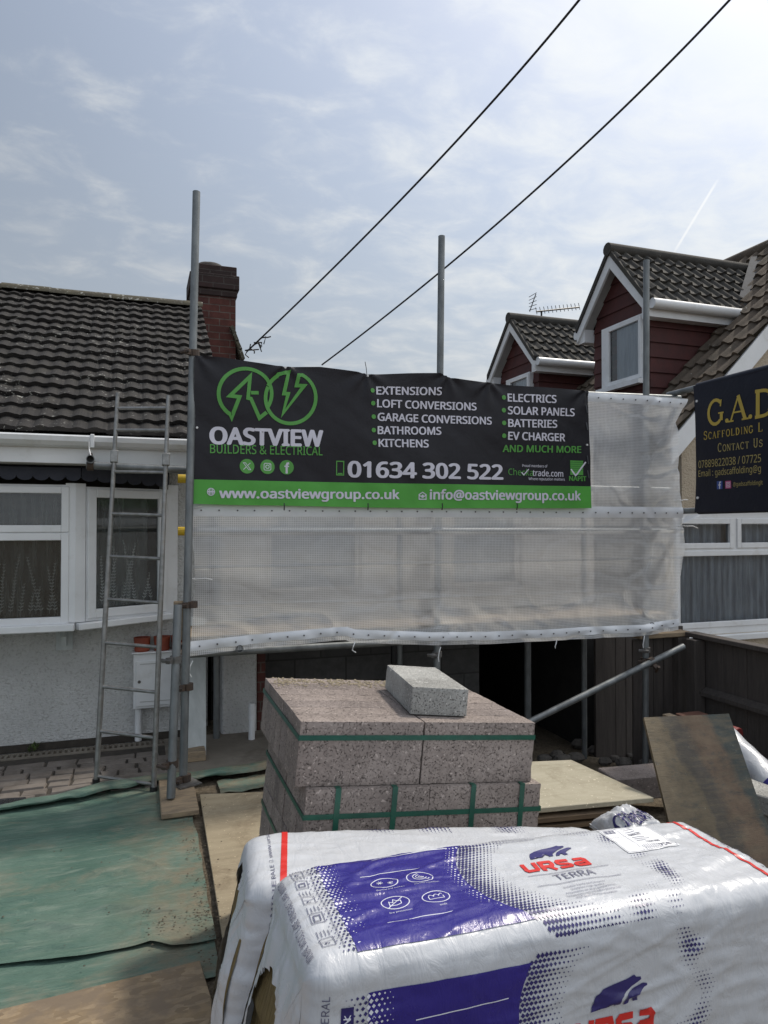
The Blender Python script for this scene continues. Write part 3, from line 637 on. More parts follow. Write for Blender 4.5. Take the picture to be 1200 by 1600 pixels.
# ------------------------------------------------------------------ left bungalow
LB = thing('bungalow', 'rendered bungalow with dark tiled roof, brick chimney and white bay window', 'house', (-0.8, 5.55, 0))
YW = 5.55
def left_house():
    b = MB(); b.box(-4, 0.40, YW, YW+0.25, -0.1, 2.2); b.build('wall', 'render', LB)
    b = MB(); b.box(0.6, 0.86, YW-0.05, YW+0.25, -0.1, 0.86); b.build('pier', 'render', LB, bevel=0.012)
    b = MB(); b.box(-4, 0.52, YW+0.26, 10.8, -0.1, 2.2); b.prism([(0.52, YW, 2.14), (0.52, 10.2, 2.14), (0.52, 7.7, 3.78)], (-0.03, 0, 0)); b.build('side_wall', 'render', LB)
    b = MB(); b.box(-4, 0.40, YW-0.006, YW-0.0005, 0.0, 0.055); b.build('plinth', 'joint', LB)
    # roof
    P0 = Vector((-4.2, 5.02, 2.19)); top = Vector((-4.2, 7.66, 3.865)); V = (top-P0); sl = V.length; V.normalize(); N = Vector((0, -V.z, V.y))
    if N.z < 0: N = -N
    t = tile_sheet(P0, (1, 0, 0), V, N, 4.80, sl, 17, 0.108, amp=0.010, step=0.030, flat=0.66, seed=3, spp=7, jitter=.006)
    rf = t.build('roof', 'tile_l', LB)
    bk = MB(); bk.add([(-4.2, 7.66, 3.87), (0.6, 7.66, 3.87), (0.6, 10.4, 2.15), (-4.2, 10.4, 2.15)], [(0, 1, 2, 3)]); bk.build('roof_slope', 'tile_l', rf, solid=0.03)
    rd = MB(); x = -4.2
    while x < 0.6:
        n = 8; x1 = min(x+0.42, 0.6); zz = 3.845+random.uniform(-.006, .006); vs = []
        for xx in (x, x1+0.01):
            for i in range(n+1):
                a = math.pi*i/n; vs.append((xx, 7.66-0.12*math.cos(a), zz+0.075*math.sin(a)))
        rd.add(vs, [(i, i+1, n+2+i, n+1+i) for i in range(n)] + [tuple(range(n+1))]); x = x1
    rd.build('ridge_tiles', 'tile_ridge', rf, smooth='auto')
    # eaves
    b = MB(); b.box(-4.2, 0.36, 5.0, 5.02, 1.99, 2.17); b.build('fascia', 'upvc', LB)
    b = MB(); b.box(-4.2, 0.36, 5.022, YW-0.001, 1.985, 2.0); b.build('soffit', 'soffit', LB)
    g = MB(); prof = [(4.998, 2.165), (4.915, 2.165), (4.905, 2.155), (4.91, 2.125), (4.935, 2.10), (4.975, 2.088), (4.998, 2.09)]
    n = len(prof)
    g.add([(x, p[0], p[1]) for x in (-4.2, 0.36) for p in prof], [(i, i+1, n+i+1, n+i) for i in range(n-1)] + [tuple(range(n)), tuple(range(n, 2*n))])
    gt = g.build('gutter', 'upvc', LB, solid=0.003)
    b = MB(); b.box(-0.30, -0.275, 4.893, 4.925, 2.085, 2.172); b.build('bracket', 'upvc', gt, bevel=0.004)
    # dark felt apron with scalloped edge over the bay
    b = MB(); P = [aY(0, 742, 5.14), aY(120, 742, 5.14), aY(262, 758, 5.42)]
    pts = [(-2.2, 5.14, 1.925), (-0.37, 5.14, 1.925), (0.20, 5.42, 1.905)]
    sc = MB(); ap = MB()
    for (a, c) in zip(pts, pts[1:]):
        a, c = Vector(a), Vector(c); d = (c-a); L = d.length; d.normalize(); nrm = Vector((d.y, -d.x, 0)); k = max(1, round(L/0.098)); w = L/k
        hh = 0.078
        for i in range(k):
            o = a+d*(i*w); poly = [o, o+Vector((0, 0, -0.004))]
            arc = [o + d*(w/2-w/2*math.cos(math.pi*j/8)) + Vector((0, 0, -0.008-0.034*math.sin(math.pi*j/8))) for j in range(9)]
            sc.prism([o+Vector((0, 0, .045))] + arc + [o+d*w+Vector((0, 0, .045))], nrm*0.012)
        ap.add([a+nrm*.004+Vector((0, 0, .04)), c+nrm*.004+Vector((0, 0, .04)), c+Vector((0, .12, .115)), a+Vector((0, .12, .115))], [(0, 1, 2, 3)])
    apo = ap.build('felt_apron', 'navy', LB, solid=0.01); sc.build('scalloped_trim', 'navy', apo)
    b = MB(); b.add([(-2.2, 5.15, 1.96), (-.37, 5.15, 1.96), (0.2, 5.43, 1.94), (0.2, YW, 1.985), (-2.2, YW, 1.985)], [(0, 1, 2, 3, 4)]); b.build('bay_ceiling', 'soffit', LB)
    # bay windows
    A = Vector((-2.1, 5.2, 0.935)); Bc = Vector((-0.40, 5.2, 0.935)); Cc = Vector((0.205, 5.50, 0.945))
    z = lambda py: aY(50, py, 5.2).z - 0.935
    x1 = aY(104, 800, 5.2).x + 2.1
    f, Mw = window('bay_window', LB, A, (1, 0, 0), 1.63, 0.925, [(0.06, z(829), 0.80, z(762)), (0.06, z(974), 0.80, z(836)), (0.86, z(829), x1+.005, z(762)), (0.86, z(974), x1+.005, z(836))], sash=0.036)
    b = MB(); b.box(-2.1-.0, -0.405, 5.13, 5.28, 0.885, 0.933)
    sl_ = b.build('sill', 'upvc', f, bevel=0.006)
    # corner post
    b = MB(); b.prism([(-0.468, 5.198, 0.936), (-0.405, 5.19, 0.936), (-0.345, 5.222, 0.936), (-0.37, 5.29, 0.936), (-0.46, 5.27, 0.936)], (0, 0, 0.935)); b.build('corner_post', 'upvc', f)
    d = (Cc-Bc); L = d.length; d.normalize(); s0 = Bc+d*0.065
    f2, M2 = window('bay_window', LB, s0, d, L-0.07, 0.915, [(0.02, 0.03, L-0.095, 0.89)], sash=0.047)
    b = MB(); nn = Vector((d.y, -d.x, 0)); b.prism([Bc+nn*0.06+Vector((0, 0, -.05)), Cc+nn*0.05+d*.03+Vector((0, 0, -.05)), Cc-nn*0.06+Vector((0, 0, -.05)), Bc-nn*0.09+Vector((0, 0, -.05))], (0, 0, 0.046)); b.build('sill', 'upvc', f2, bevel=0.006)
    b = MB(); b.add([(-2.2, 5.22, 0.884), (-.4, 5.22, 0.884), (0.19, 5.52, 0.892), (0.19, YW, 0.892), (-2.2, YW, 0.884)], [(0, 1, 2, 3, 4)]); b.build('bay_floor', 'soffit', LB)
    b = MB(); b.prism([Cc+d*-0.005+Vector((0, .0, -.01)), Cc+d*0.075+Vector((0, .0, -.01)), (0.26, YW, 0.935), (0.19, YW, 0.935)], (0, 0, 0.95)); b.build('end_post', 'upvc', f2)
    # room behind: dark panel painted as its shade, sheer curtain, leaf lace
    b = MB(); b.box(-2.1, 0.14, YW-0.03, YW-0.004, 0.90, 1.93); b.build('room_shade_panel', 'dark', LB)
    def lace(Mx, x0, x1, z0, z1, par, seed):
        r = random.Random(seed); c = MB(); c.grid(lambda u, v: Mx @ Vector((x0+(x1-x0)*u, 0.075+0.012*math.sin(u*(x1-x0)*75)+0.004*math.sin(u*40+v*3), z0+(z1-z0)*v)), int((x1-x0)*120), 3)
        cu = c.build('net_curtain', 'sheer', par, smooth=True)
        q = MB(); x = x0+0.03
        while x < x1-0.02:
            hgt = r.uniform(0.08, 0.44); zb = z0+0.02; px, pz = x, zb; k = 0; lean = r.uniform(-.3, .3)
            while pz < zb+hgt:
                nx, nz_ = px+lean*0.022+r.uniform(-.003, .003), pz+0.022
                q.add([Mx @ Vector((px-.0012, 0.058, pz)), Mx @ Vector((px+.0012, 0.058, pz)), Mx @ Vector((nx+.0012, 0.058, nz_)), Mx @ Vector((nx-.0012, 0.058, nz_))], [(0, 1, 2, 3)])
                for sgn in (-1, 1):
                    ln = 0.024*(1-0.5*(pz-zb)/hgt)*r.uniform(.7, 1.1); dx, dz = sgn*ln*0.75, ln*0.75; wx, wz = -dz*0.17*sgn, dx*0.17*sgn
                    q.add([Mx @ Vector((nx, 0.057, nz_)), Mx @ Vector((nx+dx*.5+wx, 0.057, nz_+dz*.5+wz)), Mx @ Vector((nx+dx, 0.057, nz_+dz)), Mx @ Vector((nx+dx*.5-wx, 0.057, nz_+dz*.5-wz))], [(0, 1, 2, 3)])
                px, pz = nx, nz_; k += 1
            x += r.uniform(0.028, 0.062)
        q.build('lace_leaves', 'lace', cu)
    lace(Mw, 0.87, x1-0.01, 0.04, 0.9, f, 1); lace(Mw, 0.07, 0.79, 0.04, 0.9, f, 2); lace(M2, 0.06, L-0.15, 0.08, 0.86, f2, 4)
    # gallows bracket under the sill
    b = MB(); p = aY(101, 1005, YW); x = p.x
    b.box(x-.055, x+.055, YW-.022, YW-.0005, 0.70, 0.872); b.box(x-.018, x+.018, YW-.07, YW-.023, 0.735, 0.86); b.prism([(x-.017, YW-.0705, .86), (x-.017, YW-.0705, .80), (x-.017, YW-.20, .865), (x-.017, YW-.20, .882), (x-.017, YW-.07, .882)], (.034, 0, 0)); b.box(x-.06, x+.06, YW-.2, YW-.03, .8835, .8845)
    b.build('bracket', 'whitewood', LB, bevel=0.003)
    # chimney
    c = MB(); c.box(0.535, 0.985, 7.85, 8.35, 2.0, 4.07); ch = c.build('chimney', 'brick', LB)
    k = MB()
    k.box(0.515, 1.0, 7.83, 8.37, 4.07, 4.145); k.box(0.495, 1.02, 7.81, 8.39, 4.145, 4.30); k.box(0.525, 0.995, 7.84, 8.36, 4.30, 4.405); k.build('corbel_courses', 'brick_dark', ch, bevel=0.006)
    fl = MB(); fl.grid(lambda u, v: Vector((0.72+0.185*math.cos(u*2*math.pi)*math.cos(v*math.pi/2), 8.08+0.22*math.sin(u*2*math.pi)*math.cos(v*math.pi/2), 4.40+0.085*math.sin(v*math.pi/2)**0.8 + 0.006*nz(u*9, v*9))), 24, 8); fl.build('flaunching', 'mortar', ch, smooth=True)
    pr = [aY(x, y, 7.95) for x, y in ((366, 513), (370, 523), (374, 535), (379, 548), (383, 562))]
    vt = MB()
    for i, (a, c2) in enumerate(zip(pr, pr[1:])): vt.bar((a.x-.05, a.y, a.z-.02), (c2.x-.04, c2.y, c2.z-.03), 0.34, 0.035)
    vt.build('verge_tiles', 'tile_ridge', rf)
    b = MB(); p = aY(288, 575, 6.5); b.box(p.x-.06, p.x+.06, 6.45, 6.5, p.z-.12, p.z+.09); b.build('lead_flashing', 'lead', rf)
left_house()

def wall_bits():
    t = thing('meter_box', 'white meter cupboard on roughcast wall beneath three terracotta pots', 'meter box', (0.1, YW, 0.33))
    x0, z0, x1, z1 = -0.035, 0.262, 0.285, 0.658
    b = MB(); b.box(x0, x1, YW-.11, YW-.001, z0, z1); b.box(x0-.012, x1+.012, YW-.125, YW-.0012, z1+.0005, z1+.012); b.build('body', 'upvc', t, bevel=.004)
    b = MB(); b.box(x0+.018, x1-.018, YW-.122, YW-.1105, z0+.02, z1-.05); d = b.build('door', 'upvc', t, bevel=.003)
    b = MB(); b.box(x0+.045, x1-.045, YW-.1245, YW-.1225, z1-.075, z1-.07); b.box(x0+.045, x1-.045, YW-.1245, YW-.1225, z0+.05, z0+.055); b.build('groove', 'soffit', d)
    b = MB(); b.tube((x0+.04, YW-.13, .46), (x0+.04, YW-.1225, .46), .011); b.build('lock', 'coupler', d)
    b = MB(); b.tube((0.0, YW-.05, .02), (0.0, YW-.05, z0-.0005), .024); b.build('conduit', 'upvc', t, smooth='auto')
    for i, px in enumerate((222, 253, 280)):
        p = aY(px, 1010, YW-.06); o = MB(); n = 18; prof = [(0.050, 0), (0.056, .01), (0.052, .03), (0.058, .085), (0.060, .10), (.052, .10), (.045, .03), (0, .03)]
        vs = []
        for (r, h) in prof: vs += [(p.x+r*math.cos(2*math.pi*k/n), YW-.06+r*math.sin(2*math.pi*k/n), z1+.0125+h) for k in range(n)]
        o.add(vs, [(a*n+k, a*n+(k+1) % n, (a+1)*n+(k+1) % n, (a+1)*n+k) for a in range(len(prof)-1) for k in range(n)] + [tuple(range(n))])
        tag(o.build('terracotta_pot', 'terracotta', smooth='auto'), ['terracotta pot at the left end of the row on the meter box', 'middle terracotta pot behind the ladder stile on the meter box', 'terracotta pot beside the scaffold pole on the meter box'][i], 'pot', 'terracotta pots on the meter box')
    d = thing('drain_channel', 'slotted grey drain channel along the foot of the rendered wall', 'drain', (-1, 5.43, 0))
    b = MB(); b.box(-3.2, 0.30, 5.385, 5.40, -.04, .012); b.box(-3.2, 0.30, 5.475, 5.49, -.04, .012); x = -3.2
    while x < 0.29: b.box(x, x+.017, 5.401, 5.474, -.03, .010); x += .036
    b.build('grating', 'concrete', d); b = MB(); b.box(-3.2, .3, 5.4005, 5.4745, -.06, -.031); b.build('trough', 'dark', d)
    # weed at the foot of the wall
    w = MB(); c = aY(52, 1158, 5.50); r = random.Random(5)
    for i in range(26):
        a = r.uniform(0, 6.28); e = r.uniform(.2, 1.3); l = r.uniform(.02, .05); s = Vector((math.cos(a)*math.cos(e), math.sin(a)*math.cos(e)*.6, math.sin(e))); o = Vector((c.x+r.uniform(-.025, .025), 5.495+r.uniform(-.02, .015), .005+r.uniform(0, .05)))
        sd_ = s.cross(Vector((.3, .2, 1))).normalized()*l*.35
        w.add([o, o+s*l*.5+sd_, o+s*l, o+s*l*.5-sd_], [(0, 1, 2, 3)])
    tag(w.build('weed', 'leaf'), 'small green weed growing from the drain at the wall foot', 'weed')
    b = MB(); a = aY(336, 1020, 4.95); e = aY(318, 1166, 4.95)
    b.bar((0.385, 5.32, 0.92), (0.365, 5.02, 0.012), 0.155, 0.022, (0.3, -1, 0.3)); tag(b.build('white_plank', 'whitewood', bevel=.002), 'white painted plank leaning upright beside the rendered pier', 'plank')
    b = thing('waste_pipe', 'short white waste pipe standing by the broken brick edge', 'pipe', (0.84, 5.28, 0)); p = aY(393, 1150, 5.30)
    q = MB(); q.tube((p.x, 5.3, -.02), (p.x+.005, 5.3, .16), .024, hollow=True); q.build('pipe', 'upvc', b, smooth='auto'); q = MB(); q.tube((p.x+.005, 5.3, .155), (p.x+.006, 5.3, .26), .029, hollow=True); q.build('socket', 'upvc', b, smooth='auto')
    q = MB(); q.path([(.92, 5.2, .30), (.93, 5.15, .12), (.97, 5.12, .03), (1.05, 5.12, .015), (1.15, 5.1, .015)], .005); tag(q.build('loose_wire', 'upvc'), 'thin pale wire hanging beside the waste pipe', 'wire')
    b = MB(); b.box(.865, .93, YW-.03, YW+.2, -.1, .86); tag(b.build('brick_jamb', 'brick', bevel=.006), 'broken red brick jamb beside the white rendered pier', 'brick jamb')
    b = MB(); b.box(.285, .43, 4.92, 5.04, .008, .075); tag(b.build('timber_offcut', 'timber', bevel=.004), 'short timber offcut on the ground behind the scaffold pole', 'offcut')
wall_bits()

# ------------------------------------------------------------------ the part being rebuilt behind the scaffold
def extension():
    t = thing('building_shell', 'half built extension with blockwork, dark opening and windows behind the sheeting', 'building', (2.3, 5.8, 0))
    b = MB(); b.box(0.56, 2.98, 5.95, 6.15, -.7, .86); b.build('block_wall', 'blockwall', t)
    b = MB(); b.box(0.60, 4.0, 5.62, 5.82, .865, 1.03); b.build('lintel_band', 'wall_plain', t)
    wx = [(0.60, 0.95), (1.75, 2.55), (3.25, 4.0)]
    for a, c in wx:
        b = MB(); b.box(a, c, 5.62, 5.82, 1.031, 1.80); b.build('wall_panel', 'wall_plain', t)
    b = MB(); b.box(0.60, 4.0, 5.62, 5.82, 1.801, 2.42); b.build('upper_wall', 'wall_plain', t)
    for a, c in ((0.95, 1.75), (2.55, 3.25)):
        w = c-a; f, Mx = window('window', t, (a, 5.68, 1.032), (1, 0, 0), w, .768, [(.03, .03, w-.03, .74)], sash=.02, mat_='wall_plain')
        q = MB(); q.box(a, c, 5.80, 5.815, 1.032, 1.80); q.build('blind', 'curtain', f)
    b = MB(); b.box(.56, 4.05, 5.60, 9.5, 2.425, 2.55); b.build('flat_roof', 'lead', t)
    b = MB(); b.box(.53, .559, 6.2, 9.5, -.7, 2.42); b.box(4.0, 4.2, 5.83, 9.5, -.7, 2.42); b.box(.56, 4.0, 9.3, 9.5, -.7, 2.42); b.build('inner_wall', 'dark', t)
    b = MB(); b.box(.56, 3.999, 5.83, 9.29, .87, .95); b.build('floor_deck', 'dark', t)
    b = MB(); x = aY(820, 1060, 5.6).x; b.tube((x, 5.55, -.35), (x, 5.55, .855), .03); tag(b.build('steel_prop', 'galv', smooth='auto'), 'thin steel prop standing before the block wall beside the dark opening', 'prop')
    b = MB(); b.tube((2.05, 5.7, -.1), (2.05, 5.7, .855), .026); b.build('soil_pipe', 'black', t, smooth='auto')
    r = random.Random(12)
    for i in range(12):
        px, py, yy = [(870, 1165, 5.4), (900, 1172, 5.2), (930, 1160, 5.6), (960, 1168, 5.3), (985, 1150, 5.5), (850, 1178, 5.1), (945, 1180, 5.0), (1000, 1172, 5.1), (905, 1150, 5.8), (975, 1188, 4.85), (1010, 1195, 4.7), (880, 1185, 4.9)][i]
        p = aY(px, py, yy); s = r.uniform(.05, .1); bm = MB()
        bm.grid(lambda u, v: Vector((p.x + s*math.cos(u*6.283)*math.sin(v*math.pi)*(1+.35*nz(u*3+i, v*3)), yy + s*.8*math.sin(u*6.283)*math.sin(v*math.pi), gz(p.x, yy)+s*.45+s*.55*math.cos(v*math.pi)*(1+.3*nz(v*4, i, u)))), 7, 4)
        tag(bm.build('rubble_stone', 'stone'), 'grey rubble stone on the soil before the dark opening', 'stone', 'rubble stones before the opening')
extension()

# ------------------------------------------------------------------ right house
RH = thing('bungalow', 'pebbledashed bungalow with two red tile-hung dormers and white bargeboard', 'house', (7.5, 5.6, 0))
YR, XE, ZE, XR = 5.6, 5.0, 2.556, 7.5
ZR = ZE + (XR-XE)
def right_house():
    b = MB(); z_at = lambda x: ZE + (x-XE) - 0.10
    wx0, wx1, wz0, wz1 = 4.9, 7.2, 0.50, 1.74
    b.box(4.86, 10.1, YR, YR+.2, -.8, wz0-.0); b.box(wx1, 10.1, YR, YR+.2, wz0, wz1); b.box(4.80, 4.9, YR, YR+.2, -.8, wz1)
    b.prism([(5.0, YR, wz1), (10.0, YR, wz1), (10.0, YR, ZE-.05), (XR, YR, ZR-.12), (5.0, YR, ZE-.05)], (0, .2, 0)); b.build('wall', 'render_beige', RH)
    b = MB(); b.box(5.12, 5.3, YR+.2, 13, -.8, 2.6); b.build('side_wall', 'render_beige', RH)
    # main roof, left slope
    U = Vector((0, 1, 0)); V = Vector((1, 0, 1)).normalized(); N = Vector((-1, 0, 1)).normalized()
    P0 = Vector((XE-.12, YR-.045, ZE-.08)); sl = (XR-XE+.12)*math.sqrt(2)
    t = tile_sheet(P0, U, V, N, 7.5, sl, 13, 0.17, amp=.032, step=.034, flat=.45, seed=8, spp=8, jitter=.007); rf = t.build('roof', 'tile_r', RH, smooth='auto')
    b = MB(); b.add([(XR, YR-.04, ZR), (XR, YR+7.3, ZR), (10.1, YR+7.3, ZE), (10.1, YR-.04, ZE)], [(0, 1, 2, 3)]); b.build('roof_slope', 'tile_r', rf, solid=.05)
    b = MB(); b.tube((XR, YR-.04, ZR+.03), (XR, YR+7.3, ZR+.01), .10); b.build('ridge_tiles', 'tile_r', rf, smooth='auto')
    # verge undercloak + bargeboard
    for sgn in (1, -1):
        a = Vector((XR-sgn*(XR-XE+.16), YR-.040, ZE-.16+.03)); c = Vector((XR, YR-.040, ZR+.03)); dn = Vector((sgn*1, 0, -1)).normalized()
        b = MB(); b.prism([a+dn*.02, c+Vector((0, 0, -.03)), c+Vector((0, 0, -.27)), a+dn*.02+Vector((0, 0, -.24))], (0, .025, 0)); b.build('bargeboard', 'upvc', RH)
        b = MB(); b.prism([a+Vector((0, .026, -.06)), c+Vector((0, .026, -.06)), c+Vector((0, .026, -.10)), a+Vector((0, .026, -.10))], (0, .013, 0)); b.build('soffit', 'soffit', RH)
    # front window
    zt = lambda py: aY(1130, py, YR).z
    lights = []; xa = lambda px: aY(px, 850, YR).x-wx0
    zz0, zz1 = wz0+.0, wz1
    lo = (zt(978)-wz0, zt(862)-wz0); hi = (zt(855)-wz0, zt(812)-wz0); w = wx1-wx0
    f, Mx = window('window', RH, (wx0, YR+.03, wz0), (1, 0, 0), w, wz1-wz0, [(.05, lo[0], w-.05, lo[1]), (.05, hi[0], xa(1148), hi[1]), (xa(1156), hi[0], xa(1156)+.62, hi[1]), (xa(1156)+.68, hi[0], w-.05, hi[1])], sash=.042)
    b = MB(); b.box(wx0-.04, wx1+.04, YR-.05, YR+.028, wz0-.06, wz0-.001); b.build('sill', 'upvc', f, bevel=.006)
    c = MB(); c.grid(lambda u, v: Vector((wx0+.04+(w-.08)*u, YR+.16+.018*math.sin(u*w*52+1.2*math.sin(u*23))+.006*math.sin(u*w*131), wz0+.03+(wz1-wz0-.06)*v)), 420, 2); c.build('curtain', 'curtain', f, smooth=True)
    b = MB(); b.box(wx0, wx1, YR+.25, YR+.27, wz0, wz1); b.build('room_shade_panel', 'dark', f)  # near-black panel close behind the curtain, painted as room shade
    # dormers
    def dormer(y0, y1, ze, za, scale_win, big):
        yc = (y0+y1)/2; XF = 5.258; m = MB(); zb = ZE+(XF-XE)-.06
        # tile hanging: courses that step out towards their lower edge
        d = MB(); n = 0; zc = zb; hgt = .165
        while zc < za-.08:
            z1 = min(zc+hgt, za-.06)
            def halfw(z): return (y1-y0)/2 if z <= ze else max(0.0, (y1-y0)/2*(za-z)/(za-ze))
            h0, h1 = halfw(zc), halfw(z1)
            if h0 > .03:
                d.add([(XF-.022, yc-h0, zc), (XF-.022, yc+h0, zc), (XF-.003, yc+h1, z1+.01), (XF-.003, yc-h1, z1+.01), (XF+.04, yc-h0, zc), (XF+.04, yc+h0, zc)], [(0, 1, 2, 3), (0, 4, 5, 1)])
            if zc < ze-.02:
                zt_ = min(z1, ze)
                xe = XF+1.35
                d.add([(XF-.022, y0-.022, zc), (xe, y0-.022, zc), (xe, y0-.003, zt_+.01), (XF-.003, y0-.003, zt_+.01), (XF-.022, y0+.03, zc), (xe, y0+.03, zc)], [(0, 3, 2, 1), (0, 1, 5, 4)])
                d.add([(XF-.022, y0-.022, zc), (XF-.022, y0+.0, zc), (XF-.003, y0+.0, zt_+.01), (XF-.003, y0-.003, zt_+.01)], [(0, 1, 2, 3)])
            zc = z1; n += 1
        o = d.build('dormer', 'hung', RH)
        b = MB(); b.prism([(XF+.002, y0+.002, zb), (XF+.002, y1-.002, zb), (XF+.002, y1-.002, ze), (XF+.002, yc, za-.03), (XF+.002, y0+.002, ze)], (1.4, 0, 0)); b.build('dormer_core', 'hung', o)
        # roof slopes with overhang
        ov, xo = .15, XF-.16; run = (y1-y0)/2+ov; zlow = ze-.02; rise = za-zlow; 
        for sgn in (-1, 1):
            V = Vector((0, -sgn*run, rise)).normalized(); N = Vector((0, sgn*rise, run)).normalized()
            P0 = Vector((xo, yc+sgn*run, zlow)); L = 2.15
            if sgn < 0: t = tile_sheet(P0, (1, 0, 0), V, N, L, math.hypot(run, rise), 5, .15, amp=.030, step=.034, flat=.40, seed=21, spp=9, jitter=.002)
            else: t = tile_sheet(P0, (1, 0, 0), V, N, L, math.hypot(run, rise), 5, .15, amp=.030, step=.034, flat=.40, seed=22, spp=9, jitter=.002)
            t.build('dormer_roof', 'tile_d', o, smooth='auto')
            # verge edge closing the tiles
            e = MB(); e.prism([P0+Vector((-.02, 0, -.03)), Vector((xo-.02, yc, za-.03)), Vector((xo-.02, yc, za+.045)), P0+Vector((-.02, 0, .04))], (.05, 0, 0)); e.build('verge', 'tile_d', o)
            bb = MB(); hgt_ = .16 if big else .14
            bb.prism([P0+Vector((.0, 0, -.035)), Vector((xo, yc, za-.035)), Vector((xo, yc, za-.035-hgt_)), P0+Vector((0, -sgn*.0, -.035-hgt_*.8))], (.028, 0, 0)); bb.build('bargeboard', 'upvc', o)
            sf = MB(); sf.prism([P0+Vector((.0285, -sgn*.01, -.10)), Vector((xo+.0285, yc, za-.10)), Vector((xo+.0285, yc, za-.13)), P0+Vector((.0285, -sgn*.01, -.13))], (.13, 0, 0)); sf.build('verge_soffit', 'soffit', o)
            bx = MB(); ya = yc+sgn*(run-.005); yb_ = yc+sgn*((y1-y0)/2+.024); bx.box(xo+.0286, xo+2.0, min(ya, yb_), max(ya, yb_), zlow-.17, zlow-.012); bx.build('fascia', 'upvc', o)
            gt = MB(); yg = yc+sgn*(run+.045)
            gt.tube((xo+.02, yg, zlow-.045), (xo+1.75, yg, zlow-.045), .055); gt.build('gutter', 'upvc', o, smooth='auto')
        rd = MB(); rd.tube((xo-.03, yc, za+.02), (xo+2.4, yc, za+.02), .075, n=12); rd.build('ridge_tiles', 'tile_d', o, smooth='auto')
        # window in the front face (faces -X): along +Y from the far side to the near side
        wy0, wy1, wz0_, wz1_ = scale_win; ww = wy1-wy0; hh = wz1_-wz0_
        f, Mx = window('window', o, (XF-.075, wy1, wz0_), (0, -1, 0), ww, hh, [(.115, .03, ww-.025, hh-.03)], sash=.034, depth=.072)
        s = MB(); s.box(XF-.15, XF-.076, wy0-.02, wy1+.02, wz0_-.05, wz0_-.001); s.build('sill', 'upvc', f)
        c = MB(); c.grid(lambda u, v: Vector((XF-.038+.006*math.sin(u*ww*60+math.sin(u*9)), wy0+.05+(ww-.29)*u, wz0_+.05+(hh-.1)*v)), 90, 2); c.build('curtain', 'curtain_pale', f, smooth=True)
        q = MB(); q.box(XF-.012, XF-.006, wy0+.03, wy1-.03, wz0_+.03, wz1_-.03); q.build('room_shade_panel', 'dark', f)  # dark plate whose colour stands for the unlit dormer room
        ld = MB(); p0 = Vector((XF+.02, y0-.03, zb+.06)); ld.bar(p0, p0+Vector((1.15, 0, 1.15)), .02, .11, (-1, 0, 1)); ld.bar(p0+Vector((.02, -.055, -.025)), p0+Vector((1.22, -.055, 1.175)), .13, .012, (-1, 0, 1)); ld.build('lead_flashing', 'lead', o)
        vl = MB()
        for i in range(8):
            k0, k1 = i/8, (i+1)/8
            pa = Vector((6.50+.80*k0, y0-.10+((yc-y0)+.08)*k0, 0)); pb = Vector((6.50+.80*k1, y0-.10+((yc-y0)+.08)*k1, 0))
            for p in (pa, pb): p.z = ZE+(p.x-XE)+.075
            vl.bar(pa, pb, .17, .02, (-.4, -.5, .8))
        vl.build('valley_lead', 'lead', o)
    dormer(6.345, 7.34, 4.00, 4.735, (6.385, 7.11, 3.18, 3.90), True)
    dormer(8.63, 9.71, 3.88, 4.585, (8.76, 9.44, 3.03, 3.74), False)
right_house()
def aerial():
    t = thing('tv_aerial', 'thin black television aerial on the roof behind the dormers', 'aerial', (5.9, 9.45, 4.6)); Y = 9.45
    a, b = aY(838, 487, Y), aY(905, 480, Y)
    q = MB(); q.tube(a, b, .012, 6); 
    q.build('boom', 'black', t)
    q = MB()
    for i in range(12):
        p = a.lerp(b, i/11); q.tube(p+Vector((0, -.02, -.045)), p+Vector((0, .02, .07)), .005, 4)
    q.build('elements', 'black', t)
    q = MB(); p = a.lerp(b, .12); q.tube(p, Vector((p.x+.05, Y+.1, 4.55)), .014, 6); c = aY(832, 475, Y)
    for k in range(5): q.tube(c+Vector((-.06, 0, -.10+.05*k)), c+Vector((.07, 0, -.06+.06*k)), .006, 4)
    q.tube(c+Vector((-.05, 0, -.12)), c+Vector((.06, 0, .16)), .008, 4); q.build('reflector', 'black', t)
aerial()

